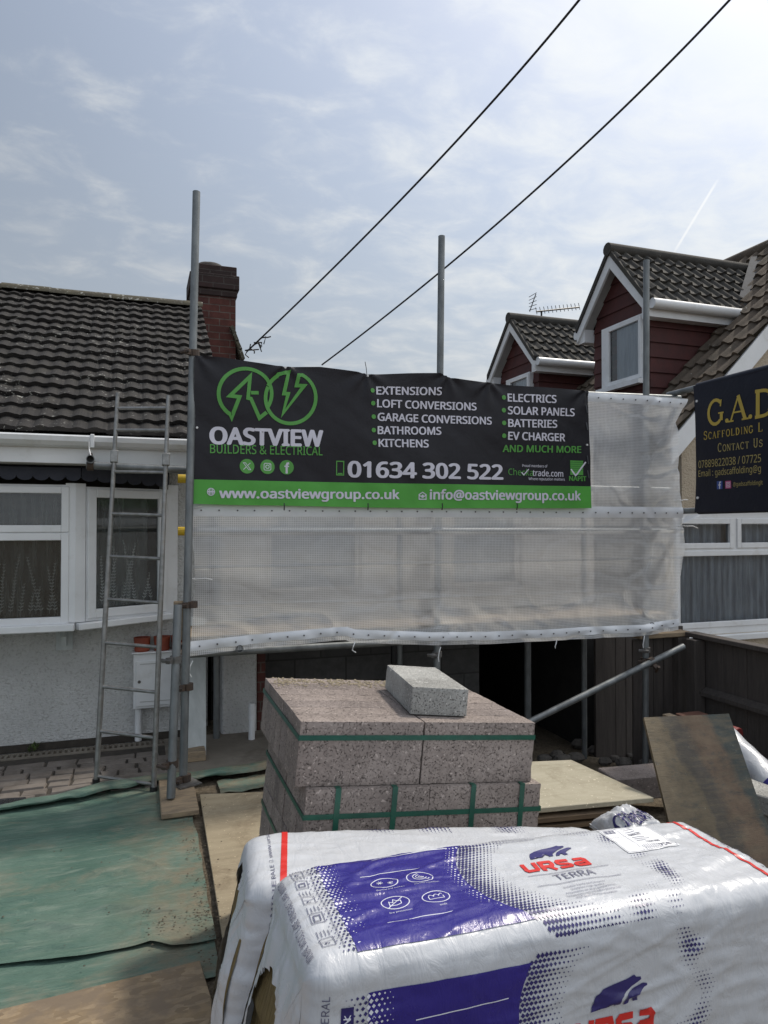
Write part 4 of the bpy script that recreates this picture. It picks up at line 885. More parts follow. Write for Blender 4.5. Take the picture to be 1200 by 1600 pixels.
# ------------------------------------------------------------------ scaffold
SC = thing('scaffold', 'galvanised tube scaffold with boarded platform across the house front', 'scaffold', (2.1, 4.66, 0))
YS = 4.66; RT_ = 0.0242
def coupler(par, p, ax=(0, 0, 1), m='coupler'):
    p = Vector(p); a = Vector(ax).normalized(); b = MB(); b.tube(p-a*.020, p+a*.020, .034, 12); o = Vector((-.75, -.66, 0)) if abs(a.z) > .9 else a.orthogonal().normalized()
    b.bar(p+o*.028, p+o*.070, .022, .034, a); b.tube(p+o*.07-a.cross(o)*.04, p+o*.07+a.cross(o)*.035, .012, 6); b.build('coupler', m, par)
def scaffold():
    def std(name, pts, caps=()):
        b = MB(); b.tube(pts[0], pts[1], RT_, 18, hollow=True); return b.build(name, 'galv', SC, smooth='auto')
    tL, bL = aY(307, 300, YS), aY(286, 1222, YS); bL = aY(286, 1226, 4.42); bL = Vector((bL.x, 4.42, 0.034))
    s1 = std('standard', (bL, tL))
    tM, bM = aY(690, 369, YS), aY(683, 1050, YS); s2 = std('standard', (Vector((bM.x-.01, YS, -.05)), tM))
    tR, bR = aY(1010, 407, YS), aY(1008, 1120, YS); s3 = std('standard', (Vector((bR.x, YS, -.36)), tR))
    t4, b4 = aY(278, 945, 4.36), aY(267, 1256, 4.18); s4 = std('short_standard', (Vector((b4.x, 4.18, .062)), t4))
    # ledgers with yellow capped ends at the left
    for py in (748, 830):
        p = aY(281, py, YS+.05); b = MB(); b.tube((p.x, YS+.05, p.z), (4.08, YS+.05, p.z-.015), RT_, 14, hollow=True); o = b.build('ledger', 'galv', SC, smooth='auto')
        b = MB(); b.tube((p.x-.012, YS+.05, p.z), (p.x+.035, YS+.05, p.z), .0285, 12); b.build('end_cap', 'yellow', o); coupler(o, (p.x+.09, YS+.02, p.z), (1, 0, 0), 'rust')
        for x in (tM.x-.02, tR.x): coupler(o, (x, YS+.02, p.z), (1, 0, 0))
    b = MB(); b.tube((.20, YS+.05, .765), (4.1, YS+.05, .765), RT_, 14, hollow=True); o = b.build('ledger', 'galv', SC, smooth='auto')
    for x in (bL.x+.01, tM.x-.03, tR.x-.01): coupler(o, (x, YS+.01, .765), (1, 0, 0), 'rust')
    for p, a in ((aY(302, 556, YS), 'rust'), (aY(297, 940, YS), 'rust'), (aY(290, 1062, YS), 'rust'), (aY(286, 1195, YS), 'rust')): coupler(s1, (p.x, lerp([(0.03, 4.42), (3.7, YS)], p.z), p.z), (0, 0, 1), a)
    coupler(s4, aY(269, 1193, 4.22), (0, 0, 1), 'rust'); coupler(s4, aY(275, 1030, 4.31), (0, 0, 1), 'coupler')
    coupler(s2, aY(683, 1022, YS), (0, 0, 1)); coupler(s3, aY(1009, 1015, YS), (0, 0, 1)); coupler(s3, aY(1008, 1032, YS), (0, 0, 1), 'rust')
    # rear standards and transoms
    for x in (.55, 2.0, 3.75): 
        b = MB(); b.tube((x, 5.42, gz(x, 5.4)), (x, 5.42, 2.5), RT_, 12); b.build('standard', 'galv', SC, smooth='auto')
        b = MB(); b.tube((x+.06, 4.60, .80), (x+.06, 5.52, .80), RT_, 12, hollow=True); b.build('transom', 'galv', SC, smooth='auto')
    for k in range(3):
        b = MB(); b.box(.30, 4.12, 4.78+.225*k, 4.995+.225*k, .828, .866); b.build('scaffold_board', 'timber', SC, bevel=.004)
    p0, p1 = aY(273, 940, 4.5), aY(289, 1000, 4.5); b = MB(); b.box(p0.x-.005, p1.x+.01, 4.50, 4.54, p1.z-.0, p0.z); b.build('toe_board', 'timber', SC, bevel=.004)
    # tube in front of the bungalow, with an open ended transom on it
    Yb = 4.86
    a, c = aY(140, 727, Yb), aY(300, 735, Yb); b = MB(); b.tube((a.x-.02, Yb, a.z), (c.x+.05, Yb, c.z), RT_, 14, hollow=True); o = b.build('ledger', 'galv', SC, smooth='auto')
    d = aY(141, 717, 4.68); b = MB(); b.tube((d.x, 4.68, d.z), (d.x-.03, 5.4, d.z+.02), RT_, 14, hollow=True); b.build('transom', 'galv', SC, smooth='auto'); coupler(o, (d.x-.01, Yb, a.z), (1, 0, 0), 'rust'); coupler(o, (c.x, Yb-.01, c.z), (1, 0, 0), 'rust')
    q = MB(); hk = aY(139, 690, 4.87); q.path([hk, hk+Vector((.002, .0, -.05)), Vector((d.x-.005, 4.80, d.z+.03))], .004); q.build('tie_wire', 'tie', o)
    # brace
    p, q_ = aY(1068, 1010, 4.55), aY(836, 1124, 4.55); dd = (q_-p).normalized(); b = MB(); b.tube(p, q_+dd*.5, RT_, 16, hollow=True); br = b.build('brace', 'galv', SC, smooth='auto'); coupler(br, aY(1018, 1034, 4.56), dd, 'rust')
    # return bay that carries the navy banner
    for zz in (2.668, 1.700):
        b = MB(); b.tube((4.15, 4.80, zz), (4.15, 2.45, zz+.02), RT_, 14, hollow=True); b.build('ledger', 'galv', SC, smooth='auto')
    for y in (2.55,): b = MB(); b.tube((4.21, y, gz(4.2, y)), (4.21, y, 3.4), RT_, 14); b.build('standard', 'galv', SC, smooth='auto')
    a, c = aY(985, 610, 4.72), aY(1075, 616, 4.72); b = MB(); b.tube((2.9, 4.72, 2.60), (4.2, 4.72, 2.63), RT_, 14); b.build('ledger', 'galv', SC, smooth='auto')
    # sole board and base plate
    b = MB(); b.box(.118, .315, 3.99, 4.56, .020, .052); tag(b.build('sole_board', 'timber', bevel=.005), 'thick timber sole board under the left scaffold poles', 'board')
    b = MB(); M = Matrix.Translation((bL.x+.015, 4.40, .0535)) @ Matrix.Rotation(R(24), 4, 'Z'); b.box(-.07, .07, -.07, .07, 0, .007, M); b.build('base_plate', 'coupler', SC)
scaffold()

# ------------------------------------------------------------------ ladder
def ladder():
    t = thing('ladder', 'aluminium pole ladder leaning on the scaffold tube before the bay window', 'ladder', (-.07, 4.55, 0))
    Lb, Rb = Vector((-.24, 4.67, .02)), Vector((.088, 4.448, .012)); d = Vector((.555, .83, 0)).normalized()
    tl = aY(184, 614, 4.67+.168); tr = aY(263, 618, 4.448+.20)
    for a, c in ((Lb, tl), (Rb, tr)):
        b = MB(); mid = a.lerp(c, .52); b.tube(a, mid, .0165, 12, r1=.0160); b.tube(mid-(c-a)*.012, c, .0155, 12, r1=.0125); o = b.build('stile', 'alu', t, smooth='auto')
        q = MB(); q.tube(a-Vector((0, 0, .01)), a+Vector((0, 0, .03)), .022, 10); q.build('foot', 'black', o)
        q = MB(); k = a.lerp(c, .83); q.bar(k-(c-a)*.016, k+(c-a)*.016, .045, .05, (0, 1, 0)); q.build('clip', 'alu', o, bevel=.004)
    for z in [.066+.266*k for k in range(9)]+[2.335]:
        f1 = (z-Lb.z)/(tl.z-Lb.z); f2 = (z-.012-Rb.z)/(tr.z-Rb.z); b = MB(); b.tube(Lb.lerp(tl, f1), Rb.lerp(tr, f2), .0105, 10); b.build('rung', 'alu', t, smooth='auto')
ladder()

# ------------------------------------------------------------------ sheeting and banners
YN = 4.60
NB = [(aY(x, y, YN).x, aY(x, y, YN).z) for x, y in ((296, 1026), (360, 1018), (430, 1010), (500, 1003), (540, 1000), (552, 1004), (600, 1006), (680, 1008), (760, 1007), (840, 1003), (900, 999), (960, 996), (1005, 994), (1060, 984))]
NT = [(aY(x, y, YN).x, aY(x, y, YN).z) for x, y in ((303, 557), (440, 574), (600, 586), (760, 600), (918, 612), (1000, 617), (1076, 623))]
NRx = [(aY(x, y, YN).z, aY(x, y, YN).x) for x, y in ((1060, 985), (1062, 900), (1071, 850), (1067, 790), (1064, 750), (1061, 700), (1064, 680), (1057, 660), (1068, 640), (1076, 622))]
NLx = [(aY(x, y, YN).z, aY(x, y, YN).x) for x, y in ((296, 1027), (302, 960), (305, 915), (304, 870), (299, 830), (300, 780), (304, 560))]
def net_y(x, z):
    e = sst(3.3, 4.1, x); lo = sst(1.25, .8, z)
    y = YN + .018*nz(x*1.1, z*1.3) + .008*nz(x*3.1+z*2.2, z*3-x) + .010*e*nz(x*7+z*5, z*8-x*3, 3) + .016*lo*nz((x*4+z*6)*1.6, (z*3-x)*1.3, 7) + .004*abs(nz(x*9+z*7, z*5-x*6, 9))
    y += .011*max(0, 1-abs(nz(x*1.5+z*2.6, z*1.7-x*1.9, 4))-.86)/.14*(.3+e+lo)*.8 + .006*max(0, 1-abs(nz(x*2.8-z*2.2, z*3+x*1.2, 6))-.86)/.14*(.25+e+.7*lo)
    return y - .012*math.exp(-((z-1.55)/.018)**2) - .006*math.exp(-((z-1.32)/.006)**2) - .005*math.exp(-((z-1.08-.02*nz(x, 3))/.006)**2)
def sheeting():
    t = thing('debris_sheet', 'translucent white reinforced sheeting laced across the scaffold front', 'sheeting', (2.1, YN, .8))
    def P(u, v):
        zt = 2.65-(.045)*u; zb0 = .78
        z = zb0+(zt-zb0)*v; x0, x1 = lerp(NLx, z), lerp(NRx, z); x = x0+(x1-x0)*u
        zb = lerp(NB, x); zt = lerp(NT, x); z = zb+(zt-zb)*v
        return Vector((x, net_y(x, z), z))
    b = MB(); b.grid(P, 340, 260); b.build('sheet', 'net', t, smooth=True)
    def hem(v0, v1, zoff=None):
        h = MB(); q = MB()
        def Q(u, k):
            a = P(u, 0); c = P(u, 1); H = c.z-a.z; z = (a.z+v0+(v1-v0)*k) if v0 >= 0 and zoff is None else ((c.z+v0+(v1-v0)*k) if zoff is None else zoff+(v1-v0)*k)
            x = P(u, (z-a.z)/H).x; return Vector((x, net_y(x, z)-.004-.006*math.sin(math.pi*k)*(1+nz(u*14, k)), z))
        h.grid(Q, 220, 4); o = h.build('hem', 'hem', t, smooth=True); n = 34
        for i in range(n):
            p = Q((i+.5)/n+.004*nz(i*3.3, 1), .45); q.tube(p+Vector((0, -.006, 0)), p+Vector((0, -.002, 0)), .0055, 8)
        q.build('eyelets', 'eyelet', o)
    hem(.030, .090); hem(-.075, -.006); hem(0, .085, 1.645)
    # ties
    for px, py, ln in ((306, 905, .10), (298, 1040, .07), (300, 795, .06), (552, 1010, .04), (686, 1018, .07), (1005, 1000, .06), (1070, 822, .12), (1064, 782, .06), (868, 1006, .03)):
        p = aY(px, py, YN-.015); b = MB(); a = random.uniform(-.6, .6)
        b.path([p+Vector((-.045, .03, -.005)), p+Vector((-.02, -.012, .004)), p, p+Vector((ln*.6, -.012, .006+a*.01)), p+Vector((ln, -.01, a*.03))] if py not in (1040, 1010, 1018, 1000, 1006) else [p+Vector((.012, .0, .03)), p+Vector((-.004, -.012, 0)), p+Vector((-.01, -.01, -ln*.6)), p+Vector((-.03*a, -.008, -ln))], .0035, 6); b.build('cable_tie', 'tie', t)
    b = MB(); p = aY(1068, 812, YN); b.add([p+Vector((-.01, 0, -.03)), p+Vector((.14, -.03, .03)), p+Vector((.15, -.02, .05)), p+Vector((.03, .01, .03))], [(0, 1, 2, 3)]); b.build('hem_tail', 'hem', t, solid=.002)
sheeting()

YB = 4.553
def banner_main():
    t = thing('banner', 'large charcoal and green builders banner tied over the white sheeting', 'banner', (1.8, YB, 1.72))
    B = lambda px, py: (aY(px, py, YB).x, aY(px, py, YB).z)
    top = [B(*p) for p in ((304, 555), (345, 558), (400, 566), (445, 573), (500, 573), (560, 581), (576, 585), (640, 583), (690, 583), (705, 590), (760, 597), (800, 602), (860, 606), (918, 611))]
    bot = [B(*p) for p in ((297, 787), (360, 789), (440, 790), (580, 793), (690, 794), (800, 794), (925, 794))]
    lft = [(B(297, 787)[1], B(297, 787)[0]), (B(302, 700)[1], B(302, 700)[0]), (B(304, 555)[1], B(304, 555)[0])]; rgt = [(B(924, 794)[1], B(924, 794)[0]), (B(923, 700)[1], B(922, 700)[0]), (B(918, 611)[1], B(918, 611)[0])]
    zg = lambda x: lerp([B(299, 749), B(600, 755), B(924, 760)], x)
    att = [B(x, y) for x, y in ((306, 558), (445, 573), (573, 585), (700, 588), (765, 600), (915, 612))]
    def yy(x, z):
        y = YB - .016*nz(x*1.4+.3, z*1.9) - .008*nz(x*2.6+z*3.4, z*1.5-x*1.6, 2) - .003*nz(x*7+z*9, z*3-x*2, 5)
        for ax, az in att:
            dx, dz = x-ax, az-z; r = math.hypot(dx, dz)
            if r < .35: y -= .010*(1-r/.35)**2*math.sin(math.atan2(dx, dz+.02)*7+ax*9)
        return y
    def P(u, v):
        z = 1.72+.92*v; x = lerp(lft, z)+(lerp(rgt, z)-lerp(lft, z))*u; zb, zt = lerp(bot, x), lerp(top, x); z = zb+(zt-zb)*v; return x, z
    cl = MB(); cg = MB()
    def Pd(u, v):
        x, _ = P(u, .25); zt = lerp(top, x); zb = zg(x); z = zb+(zt-zb)*v; x = lerp(lft, z)+(lerp(rgt, z)-lerp(lft, z))*u; return Vector((x, yy(x, z), z))
    def Pg(u, v):
        x, _ = P(u, .1); zb, zt = lerp(bot, x), zg(x); z = zb+(zt-zb)*v; x = lerp(lft, z)+(lerp(rgt, z)-lerp(lft, z))*u; return Vector((x, yy(x, z), z))
    cl.grid(Pd, 220, 60); cg.grid(Pg, 220, 14)
    cl.build('cloth', 'vinyl_dark', t, smooth=True); cg.build('cloth_band', 'vinyl_green', t, smooth=True)
    pr = Print(lambda x, z, o: Vector((x, yy(x, z)-.0035-o, z)), .020)
    def T(m, s, pl, pr_, cap_px, bold):
        (x0, z0), (x1, z1) = B(*pl), B(*pr_); c = B(pl[0], pl[1]-cap_px)[1]-z0; pr.text(m, s, x0, x1, z0, c, bold, z1)
    T('print_white', 'OASTVIEW', (327, 693), (505, 697.5), 25.5, .055)
    T('print_green', 'BUILDERS & ELECTRICAL', (328, 708), (504, 711.5), 14, .012)
    for s, x0, y0, x1, y1 in (('EXTENSIONS', 588, 616, 691, 617), ('LOFT CONVERSIONS', 589, 636, 745, 641), ('GARAGE CONVERSIONS', 590, 657, 768, 663.5), ('BATHROOMS', 590, 678, 690, 679), ('KITCHENS', 591, 698, 670, 699)):
        T('print_white', s, (x0, y0), (x1, y1), 12, .035); pr.disc('print_green', *B(x0-6, y0-6), B(x0-2.6, y0)[0]-B(x0-6, y0)[0], lay=1)
    for s, x0, y0, x1, y1 in (('ELECTRICS', 793, 627, 868, 630), ('SOLAR PANELS', 793, 647, 897, 650.5), ('BATTERIES', 793, 667, 870, 668.5), ('EV CHARGER', 793, 687, 883, 689.5)):
        T('print_white', s, (x0, y0), (x1, y1), 12, .035); pr.disc('print_green', *B(x0-6, y0-6), B(x0-2.8, y0)[0]-B(x0-6, y0)[0], lay=1)
    T('print_green', 'AND MUCH MORE', (785, 706), (908, 707.5), 10.5, .035)
    T('print_white', '01634 302 522', (543, 745), (786, 749), 24, .045)
    T('print_white', 'www.oastviewgroup.co.uk', (342, 778), (624, 779.5), 14.5, .04)
    T('print_white', 'info@oastviewgroup.co.uk', (671, 780), (907, 781.5), 14.5, .04)
    T('print_white', 'Proud members of', (816, 729.5), (855, 730.5), 4, .01)
    T('print_green', 'Checka', (794, 742), (833, 743.5), 10, .008); T('print_white', 'trade.com', (832, 743.5), (880, 745), 9.5, .015)
    T('print_white', 'Where reputation matters', (826, 750), (882, 751), 4, .01)
    pr.line('print_white', [B(815, 738), B(818.5, 742), B(826, 733)], .008, lay=2)
    T('print_green', 'NAPIT', (889, 751), (916, 751.5), 7, .05)
    x0, z0 = B(891, 742); x1, z1 = B(911, 720); pr.rect('print_green', x0, x1, z0, z1)
    for k in range(5): pr.rect('print_darkgreen', x0, x1, z0+(z1-z0)*(.30+.14*k), z0+(z1-z0)*(.34+.14*k), lay=1)
    pr.line('print_white', [B(892, 733), B(899, 743), B(902, 740), B(915, 722)], .012, lay=2)
    # phone icon, globe, envelope
    a, c = B(526, 742), B(537, 721); pr.line('print_green', [a, (c[0], a[1]), c, (a[0], c[1])], .007, True); pr.rect('print_green', a[0]+.008, c[0]-.008, a[1]+.005, a[1]+.013, lay=1)
    g = B(329.5, 768.5); r = .022; pr.ring('print_white', *g, r, .005); pr.ring('print_white', g[0], g[1], r*.45, .004, rz=r, lay=1); pr.line('print_white', [(g[0]-r, g[1]), (g[0]+r, g[1])], .010, lay=2); pr.line('print_white', [(g[0]-r*.8, g[1]+r*.5), (g[0]+r*.8, g[1]+r*.5)], .003, lay=2); pr.line('print_white', [(g[0]-r*.8, g[1]-r*.5), (g[0]+r*.8, g[1]-r*.5)], .003, lay=2)
    e = B(660, 776); pr.line('print_white', [(e[0]-.026, e[1]-.018), (e[0]+.026, e[1]-.018), (e[0]+.026, e[1]+.014), (e[0], e[1]+.03), (e[0]-.026, e[1]+.014)], .007, True); pr.line('print_white', [(e[0]-.026, e[1]+.01), (e[0], e[1]-.006), (e[0]+.026, e[1]+.01)], .007, lay=1); pr.disc('print_white', e[0], e[1]+.005, .009, lay=2)
    # social discs
    for i, px in enumerate((386, 418, 448)):
        x, z = B(px, 728.5+i*.8); r = .0465; pr.disc('print_green', x, z, r, 32)
        if i == 0:
            pr.line('print_white', [(x-.024, z+.022), (x-.010, z+.022), (x+.024, z-.022), (x+.011, z-.022)], .0035, True, lay=1); pr.line('print_white', [(x+.021, z+.022), (x+.002, z+.003)], .004, lay=1); pr.line('print_white', [(x-.004, z-.003), (x-.023, z-.022)], .004, lay=1)
        elif i == 1:
            k = .022; q = [(x-k+.006, z-k), (x+k-.006, z-k), (x+k, z-k+.006), (x+k, z+k-.006), (x+k-.006, z+k), (x-k+.006, z+k), (x-k, z+k-.006), (x-k, z-k+.006)]
            pr.line('print_white', q, .004, True, lay=1); pr.ring('print_white', x, z, .011, .0045, lay=1); pr.disc('print_white', x+.014, z+.014, .003, 10, lay=1)
        else:
            pr.line('print_white', [(x+.016, z+.026), (x+.004, z+.024), (x, z+.014), (x, z-.040)], .014, lay=1); pr.line('print_white', [(x-.015, z+.006), (x+.015, z+.006)], .009, lay=2)
    # interlocking ring emblem; coordinates read on the cloth in units of the zoomed emblem
    E = lambda ex, ey: B(320+ex/6.0, 560+ey/6.0)
    ux = (E(100, 300)[0]-E(0, 300)[0])/100; w = 36*ux
    def arc(cx, cy, rx, ry, a0, a1, n=40):
        return [E(cx+rx*math.cos(R(a0+(a1-a0)*i/n)), cy-ry*math.sin(R(a0+(a1-a0)*i/n))) for i in range(n+1)]
    pr.line('print_green', [E(505, 322), E(432, 322)], w*.95, lay=0)
    pr.line('print_green', arc(378, 330, 250, 235, -33, 237) + [E(252, 550), E(325, 362), E(235, 352), E(424, 170), E(405, 372), E(432, 378), E(512, 560), E(580, 505)], w, lay=1)
    pr.line('print_green', arc(805, 370, 240, 240, 152, 122, 8) + [E(690, 148), E(785, 130), E(742, 330), E(782, 332), E(735, 515), E(930, 258), E(860, 255), E(880, 158)] + arc(805, 370, 235, 240, 62, -206, 44), w, lay=2)
    pr.finish('lettering', t)
    ey = MB()
    for px, py in ((308, 668), (918, 695), (446, 574), (575, 587)): p = aY(px, py, YB-.028); ey.tube(p, p+Vector((0, .01, 0)), .007, 10)
    ey.build('eyelets', 'tie', t)
    sl = MB()
    for k, (py0, py1) in enumerate(((633, 645), (660, 672), (712, 725), (735, 747))):
        a, c = B(914.5+k*1.1, py0), B(916.5+k*1.1, py1); y = yy(a[0], a[1])-.004; sl.add([(a[0]-.004, y, a[1]), (a[0]+.006, y, a[1]), (c[0]+.006, y, c[1]), (c[0]-.003, y, c[1])], [(0, 1, 2, 3)])
    sl.build('lacing', 'lead', t, solid=.002)
    tk = MB()
    for px in (444, 575, 691, 808): p = aY(px, 791, YB-.03); tk.path([p+Vector((0, 0, .02)), p+Vector((0, -.004, 0)), p+Vector((.002, .01, -.025))], .004, 6)
    p = aY(573, 584, YB-.02); tk.path([p, p+Vector((-.004, 0, .04)), p+Vector((-.012, 0, .08))], .0025, 5)
    tk.build('cable_tie', 'black', t)
banner_main()

def banner_navy():
    X = 4.118
    t = thing('banner', 'navy scaffolding banner with gold lettering on the side bay tubes', 'banner', (X, 3.6, 1.7))
    y0, y1 = 4.475, 2.62; z0, z1 = 1.688, 2.682
    def xx(y, z): return X + .010*nz(y*1.5, z*1.7) + .004*nz(y*4+z*3, z*2) - .012*math.sin(math.pi*(z-z0)/(z1-z0))*0.6
    def yl(z): return 4.452 + .025*abs((z-2.18)/.5)**3
    b = MB(); b.grid(lambda u, v: Vector((xx(yl(z0+(z1-z0)*v)+(y1-yl(z0+(z1-z0)*v))*u, z0+(z1-z0)*v), yl(z0+(z1-z0)*v)+(y1-yl(z0+(z1-z0)*v))*u, z0+(z1-z0)*v)), 90, 50); b.build('cloth', 'vinyl_navy', t, smooth=True)
    for zz in (2.672, 1.70):   # pockets that wrap the tubes
        q = MB(); n = 12
        q.grid(lambda u, v: Vector((4.15-.031*math.cos(R(-100+200*v)), 4.46+(y1-4.46)*u, zz+.031*math.sin(R(-100+200*v))+(.02*(4.8-(4.46+(y1-4.46)*u))/2.35 if True else 0))), 20, n); q.build('sleeve', 'vinyl_navy', t, smooth=True)
    pr = Print(lambda a, z, o: Vector((xx(-a, z)-.003-o, -a, z)), .03)
    A = lambda y: -y
    # serif capitals drawn as thick/thin strokes with serifs
    def serif(m, ch, x, z, w, h, k):
        th, tn_ = .17*w*k, .07*w*k; l = lambda p, t_: pr.line(m, [(x+a*w, z+b*h) for a, b in p], t_, lay=random.randint(0, 2)); s = lambda a, b, q=.16: l([(a-q, b), (a+q, b)], tn_)
        arc = lambda cx, cy, rx, ry, a0, a1, n=14: [(cx+rx*math.cos(R(a0+(a1-a0)*i/n)), cy+ry*math.sin(R(a0+(a1-a0)*i/n))) for i in range(n+1)]
        if ch == 'G': l(arc(.5, .5, .42, .5, 45, 315), th*.9); l([(.86, .12), (.86, .42)], th); s(.84, .43); l([(.80, .70), (.84, .98)], tn_)
        elif ch == 'A': l([(.08, 0), (.48, 1)], tn_*1.2); l([(.46, 1), (.86, 0)], th); l([(.24, .34), (.70, .34)], tn_); s(.08, .01); s(.86, .01, .18)
        elif ch == 'D': l([(.2, 0), (.2, 1)], th); l([(.08, 1), (.45, .985)] + arc(.42, .5, .46, .485, 85, -85) + [(.45, .015), (.08, 0)], tn_*1.8); l(arc(.42, .5, .46, .42, 55, -55), th)
        elif ch == 'S': l(arc(.5, .74, .30, .26, 30, 210) + arc(.5, .26, .34, .26, 60, -150), th*.75); l([(.79, .72), (.80, .98)], tn_); l([(.17, .28), (.16, .02)], tn_)
        elif ch == 'C': l(arc(.5, .5, .42, .5, 48, 312), th*.85); l([(.80, .70), (.83, .98)], tn_)
        elif ch == 'F': l([(.25, 0), (.25, 1)], th); l([(.12, .98), (.82, .98), (.82, .78)], tn_); l([(.25, .52), (.68, .52)], tn_); s(.25, .01)
        elif ch == 'O': l(arc(.5, .5, .42, .5, 0, 360, 22), th*.8)
        elif ch == 'L': l([(.25, 0), (.25, 1)], th); l([(.12, .02), (.84, .02), (.86, .22)], tn_); s(.25, .99)
        elif ch == 'I': l([(.5, 0), (.5, 1)], th); s(.5, .01, .22); s(.5, .99, .22)
        elif ch == 'N': l([(.15, 0), (.15, 1)], tn_*1.2); l([(.15, 1), (.85, 0)], th); l([(.85, 0), (.85, 1)], tn_*1.2); s(.15, .01); s(.85, .99); s(.1, .99, .1)
        elif ch == 'T': l([(.5, 0), (.5, 1)], th); l([(.08, .78), (.10, .98), (.90, .98), (.92, .78)], tn_); s(.5, .01)
        elif ch == 'U': l([(.2, 1), (.2, .3)] + arc(.5, .3, .3, .29, 180, 360) + [(.8, 1)], th*.8); s(.2, .99); s(.8, .99)
        elif ch == '.': pr.disc(m, x+.5*w, z+.10*h, .16*w*k)
    for ch, ya, yb in (('G', 4.326, 4.165), ('A', 4.112, 3.945), ('D', 3.90, 3.71)): serif('print_gold', ch, A(ya), 2.35, ya-yb, .183, 1.0)
    for yc_ in (4.135, 3.925): pr.disc('print_gold', A(yc_), 2.362, .016, 16)
    x = 4.366
    for i, ch in enumerate('SCAFFOLDING'):
        h = .062 if i == 0 else .050; w = (.044 if i == 0 else .036)*(0.6 if ch == 'I' else 1); serif('print_gold', ch, A(x), 2.245, w, h, 1.15); x -= w+.0075
    serif('print_gold', 'L', A(3.862), 2.245, .044, .062, 1.15)
    x = 4.221
    for i, ch in enumerate('CONTACT US'):
        if ch == ' ': x -= .03; continue
        h = .062 if i in (0, 8) else .048; w = .040 if i in (0, 8) else .035; serif('print_sand', ch, A(x), 2.138, w, h, 1.1); x -= w+.006
    pr.text('print_sand', '07889822038 / 07725', A(4.421), A(3.835), 2.031, .056, .004)
    pr.text('print_sand', 'Email : gadscaffolding@g', A(4.422), A(3.835), 1.963, .048, .004)
    pr.text('print_sand', '@gadscaffoldinglt', A(4.084), A(3.82), 1.872, .030, .002)
    pr.rect('print_fb', A(4.24), A(4.185), 1.858, 1.918); pr.line('print_white', [(A(4.20), 1.912), (A(4.212), 1.908), (A(4.213), 1.86)], .010, lay=1); pr.line('print_white', [(A(4.225), 1.889), (A(4.20), 1.889)], .008, lay=2)
    pr.rect('print_pink', A(4.157), A(4.103), 1.859, 1.915); k = .017; cx, cz = A(4.13), 1.887; pr.line('print_white', [(cx-k, cz-k), (cx+k, cz-k), (cx+k, cz+k), (cx-k, cz+k)], .004, True, lay=1); pr.ring('print_white', cx, cz, .009, .004, lay=1)
    pr.finish('lettering', t)
    e = MB()
    for z in (2.555, 1.80): e.tube((X-.012, 4.435, z), (X+.0, 4.435, z), .010, 10)
    e.build('eyelets', 'tie', t)
banner_navy()

# ------------------------------------------------------------------ fence and things by it
def fence():
    t = thing('fence', 'dark low timber board fence running towards the camera at right', 'fence', (4.3, 3.6, -.3)); X = 4.30; r = random.Random(2)
    b = MB(); y = 4.75
    while y > 1.0:
        w = r.uniform(.095, .125); o = r.uniform(0, .012); b.box(X+.032+o, X+.046+o, y-w+.004, y, -.75, .665+r.uniform(-.008, .004)); y -= w
    b.build('boards', 'fence', t)
    b = MB(); b.box(X-.03, X+.075, 1.0, 4.76, .668, .705); b.build('capping', 'fence', t, bevel=.004)
    b = MB(); b.prism([(X+.031, 4.74, .20), (X-.02, 4.74, .215), (X-.02, 4.74, .245), (X+.031, 4.74, .28)], (0, -3.7, 0)); b.build('rail', 'fence', t)
    for y in (4.70, 2.9): b = MB(); b.box(X-.075, X+.03, y-.10, y, -.8, .66); b.build('post', 'fence', t, bevel=.004)
    b = MB(); x = 3.84
    while x < 4.29:
        w = r.uniform(.10, .12); b.box(x, x+w-.004, 4.86+r.uniform(0, .01), 4.885, -.8, .645); x += w
    b.box(4.23, 4.345, 4.79, 4.855, -.8, .655)
    x = 3.93
    while x < 4.84: b.box(x, x+.107, 5.50+r.uniform(0, .01), 5.53, -.9, .62); x += .11  # added dark boards close this gap, standing in for its shade
    b.build('boards', 'fence', t)
    b = MB(); b.box(3.85, 4.36, 4.79, 5.0, .658, .70); b.build('cap_board', 'timber', t, bevel=.006)
fence()
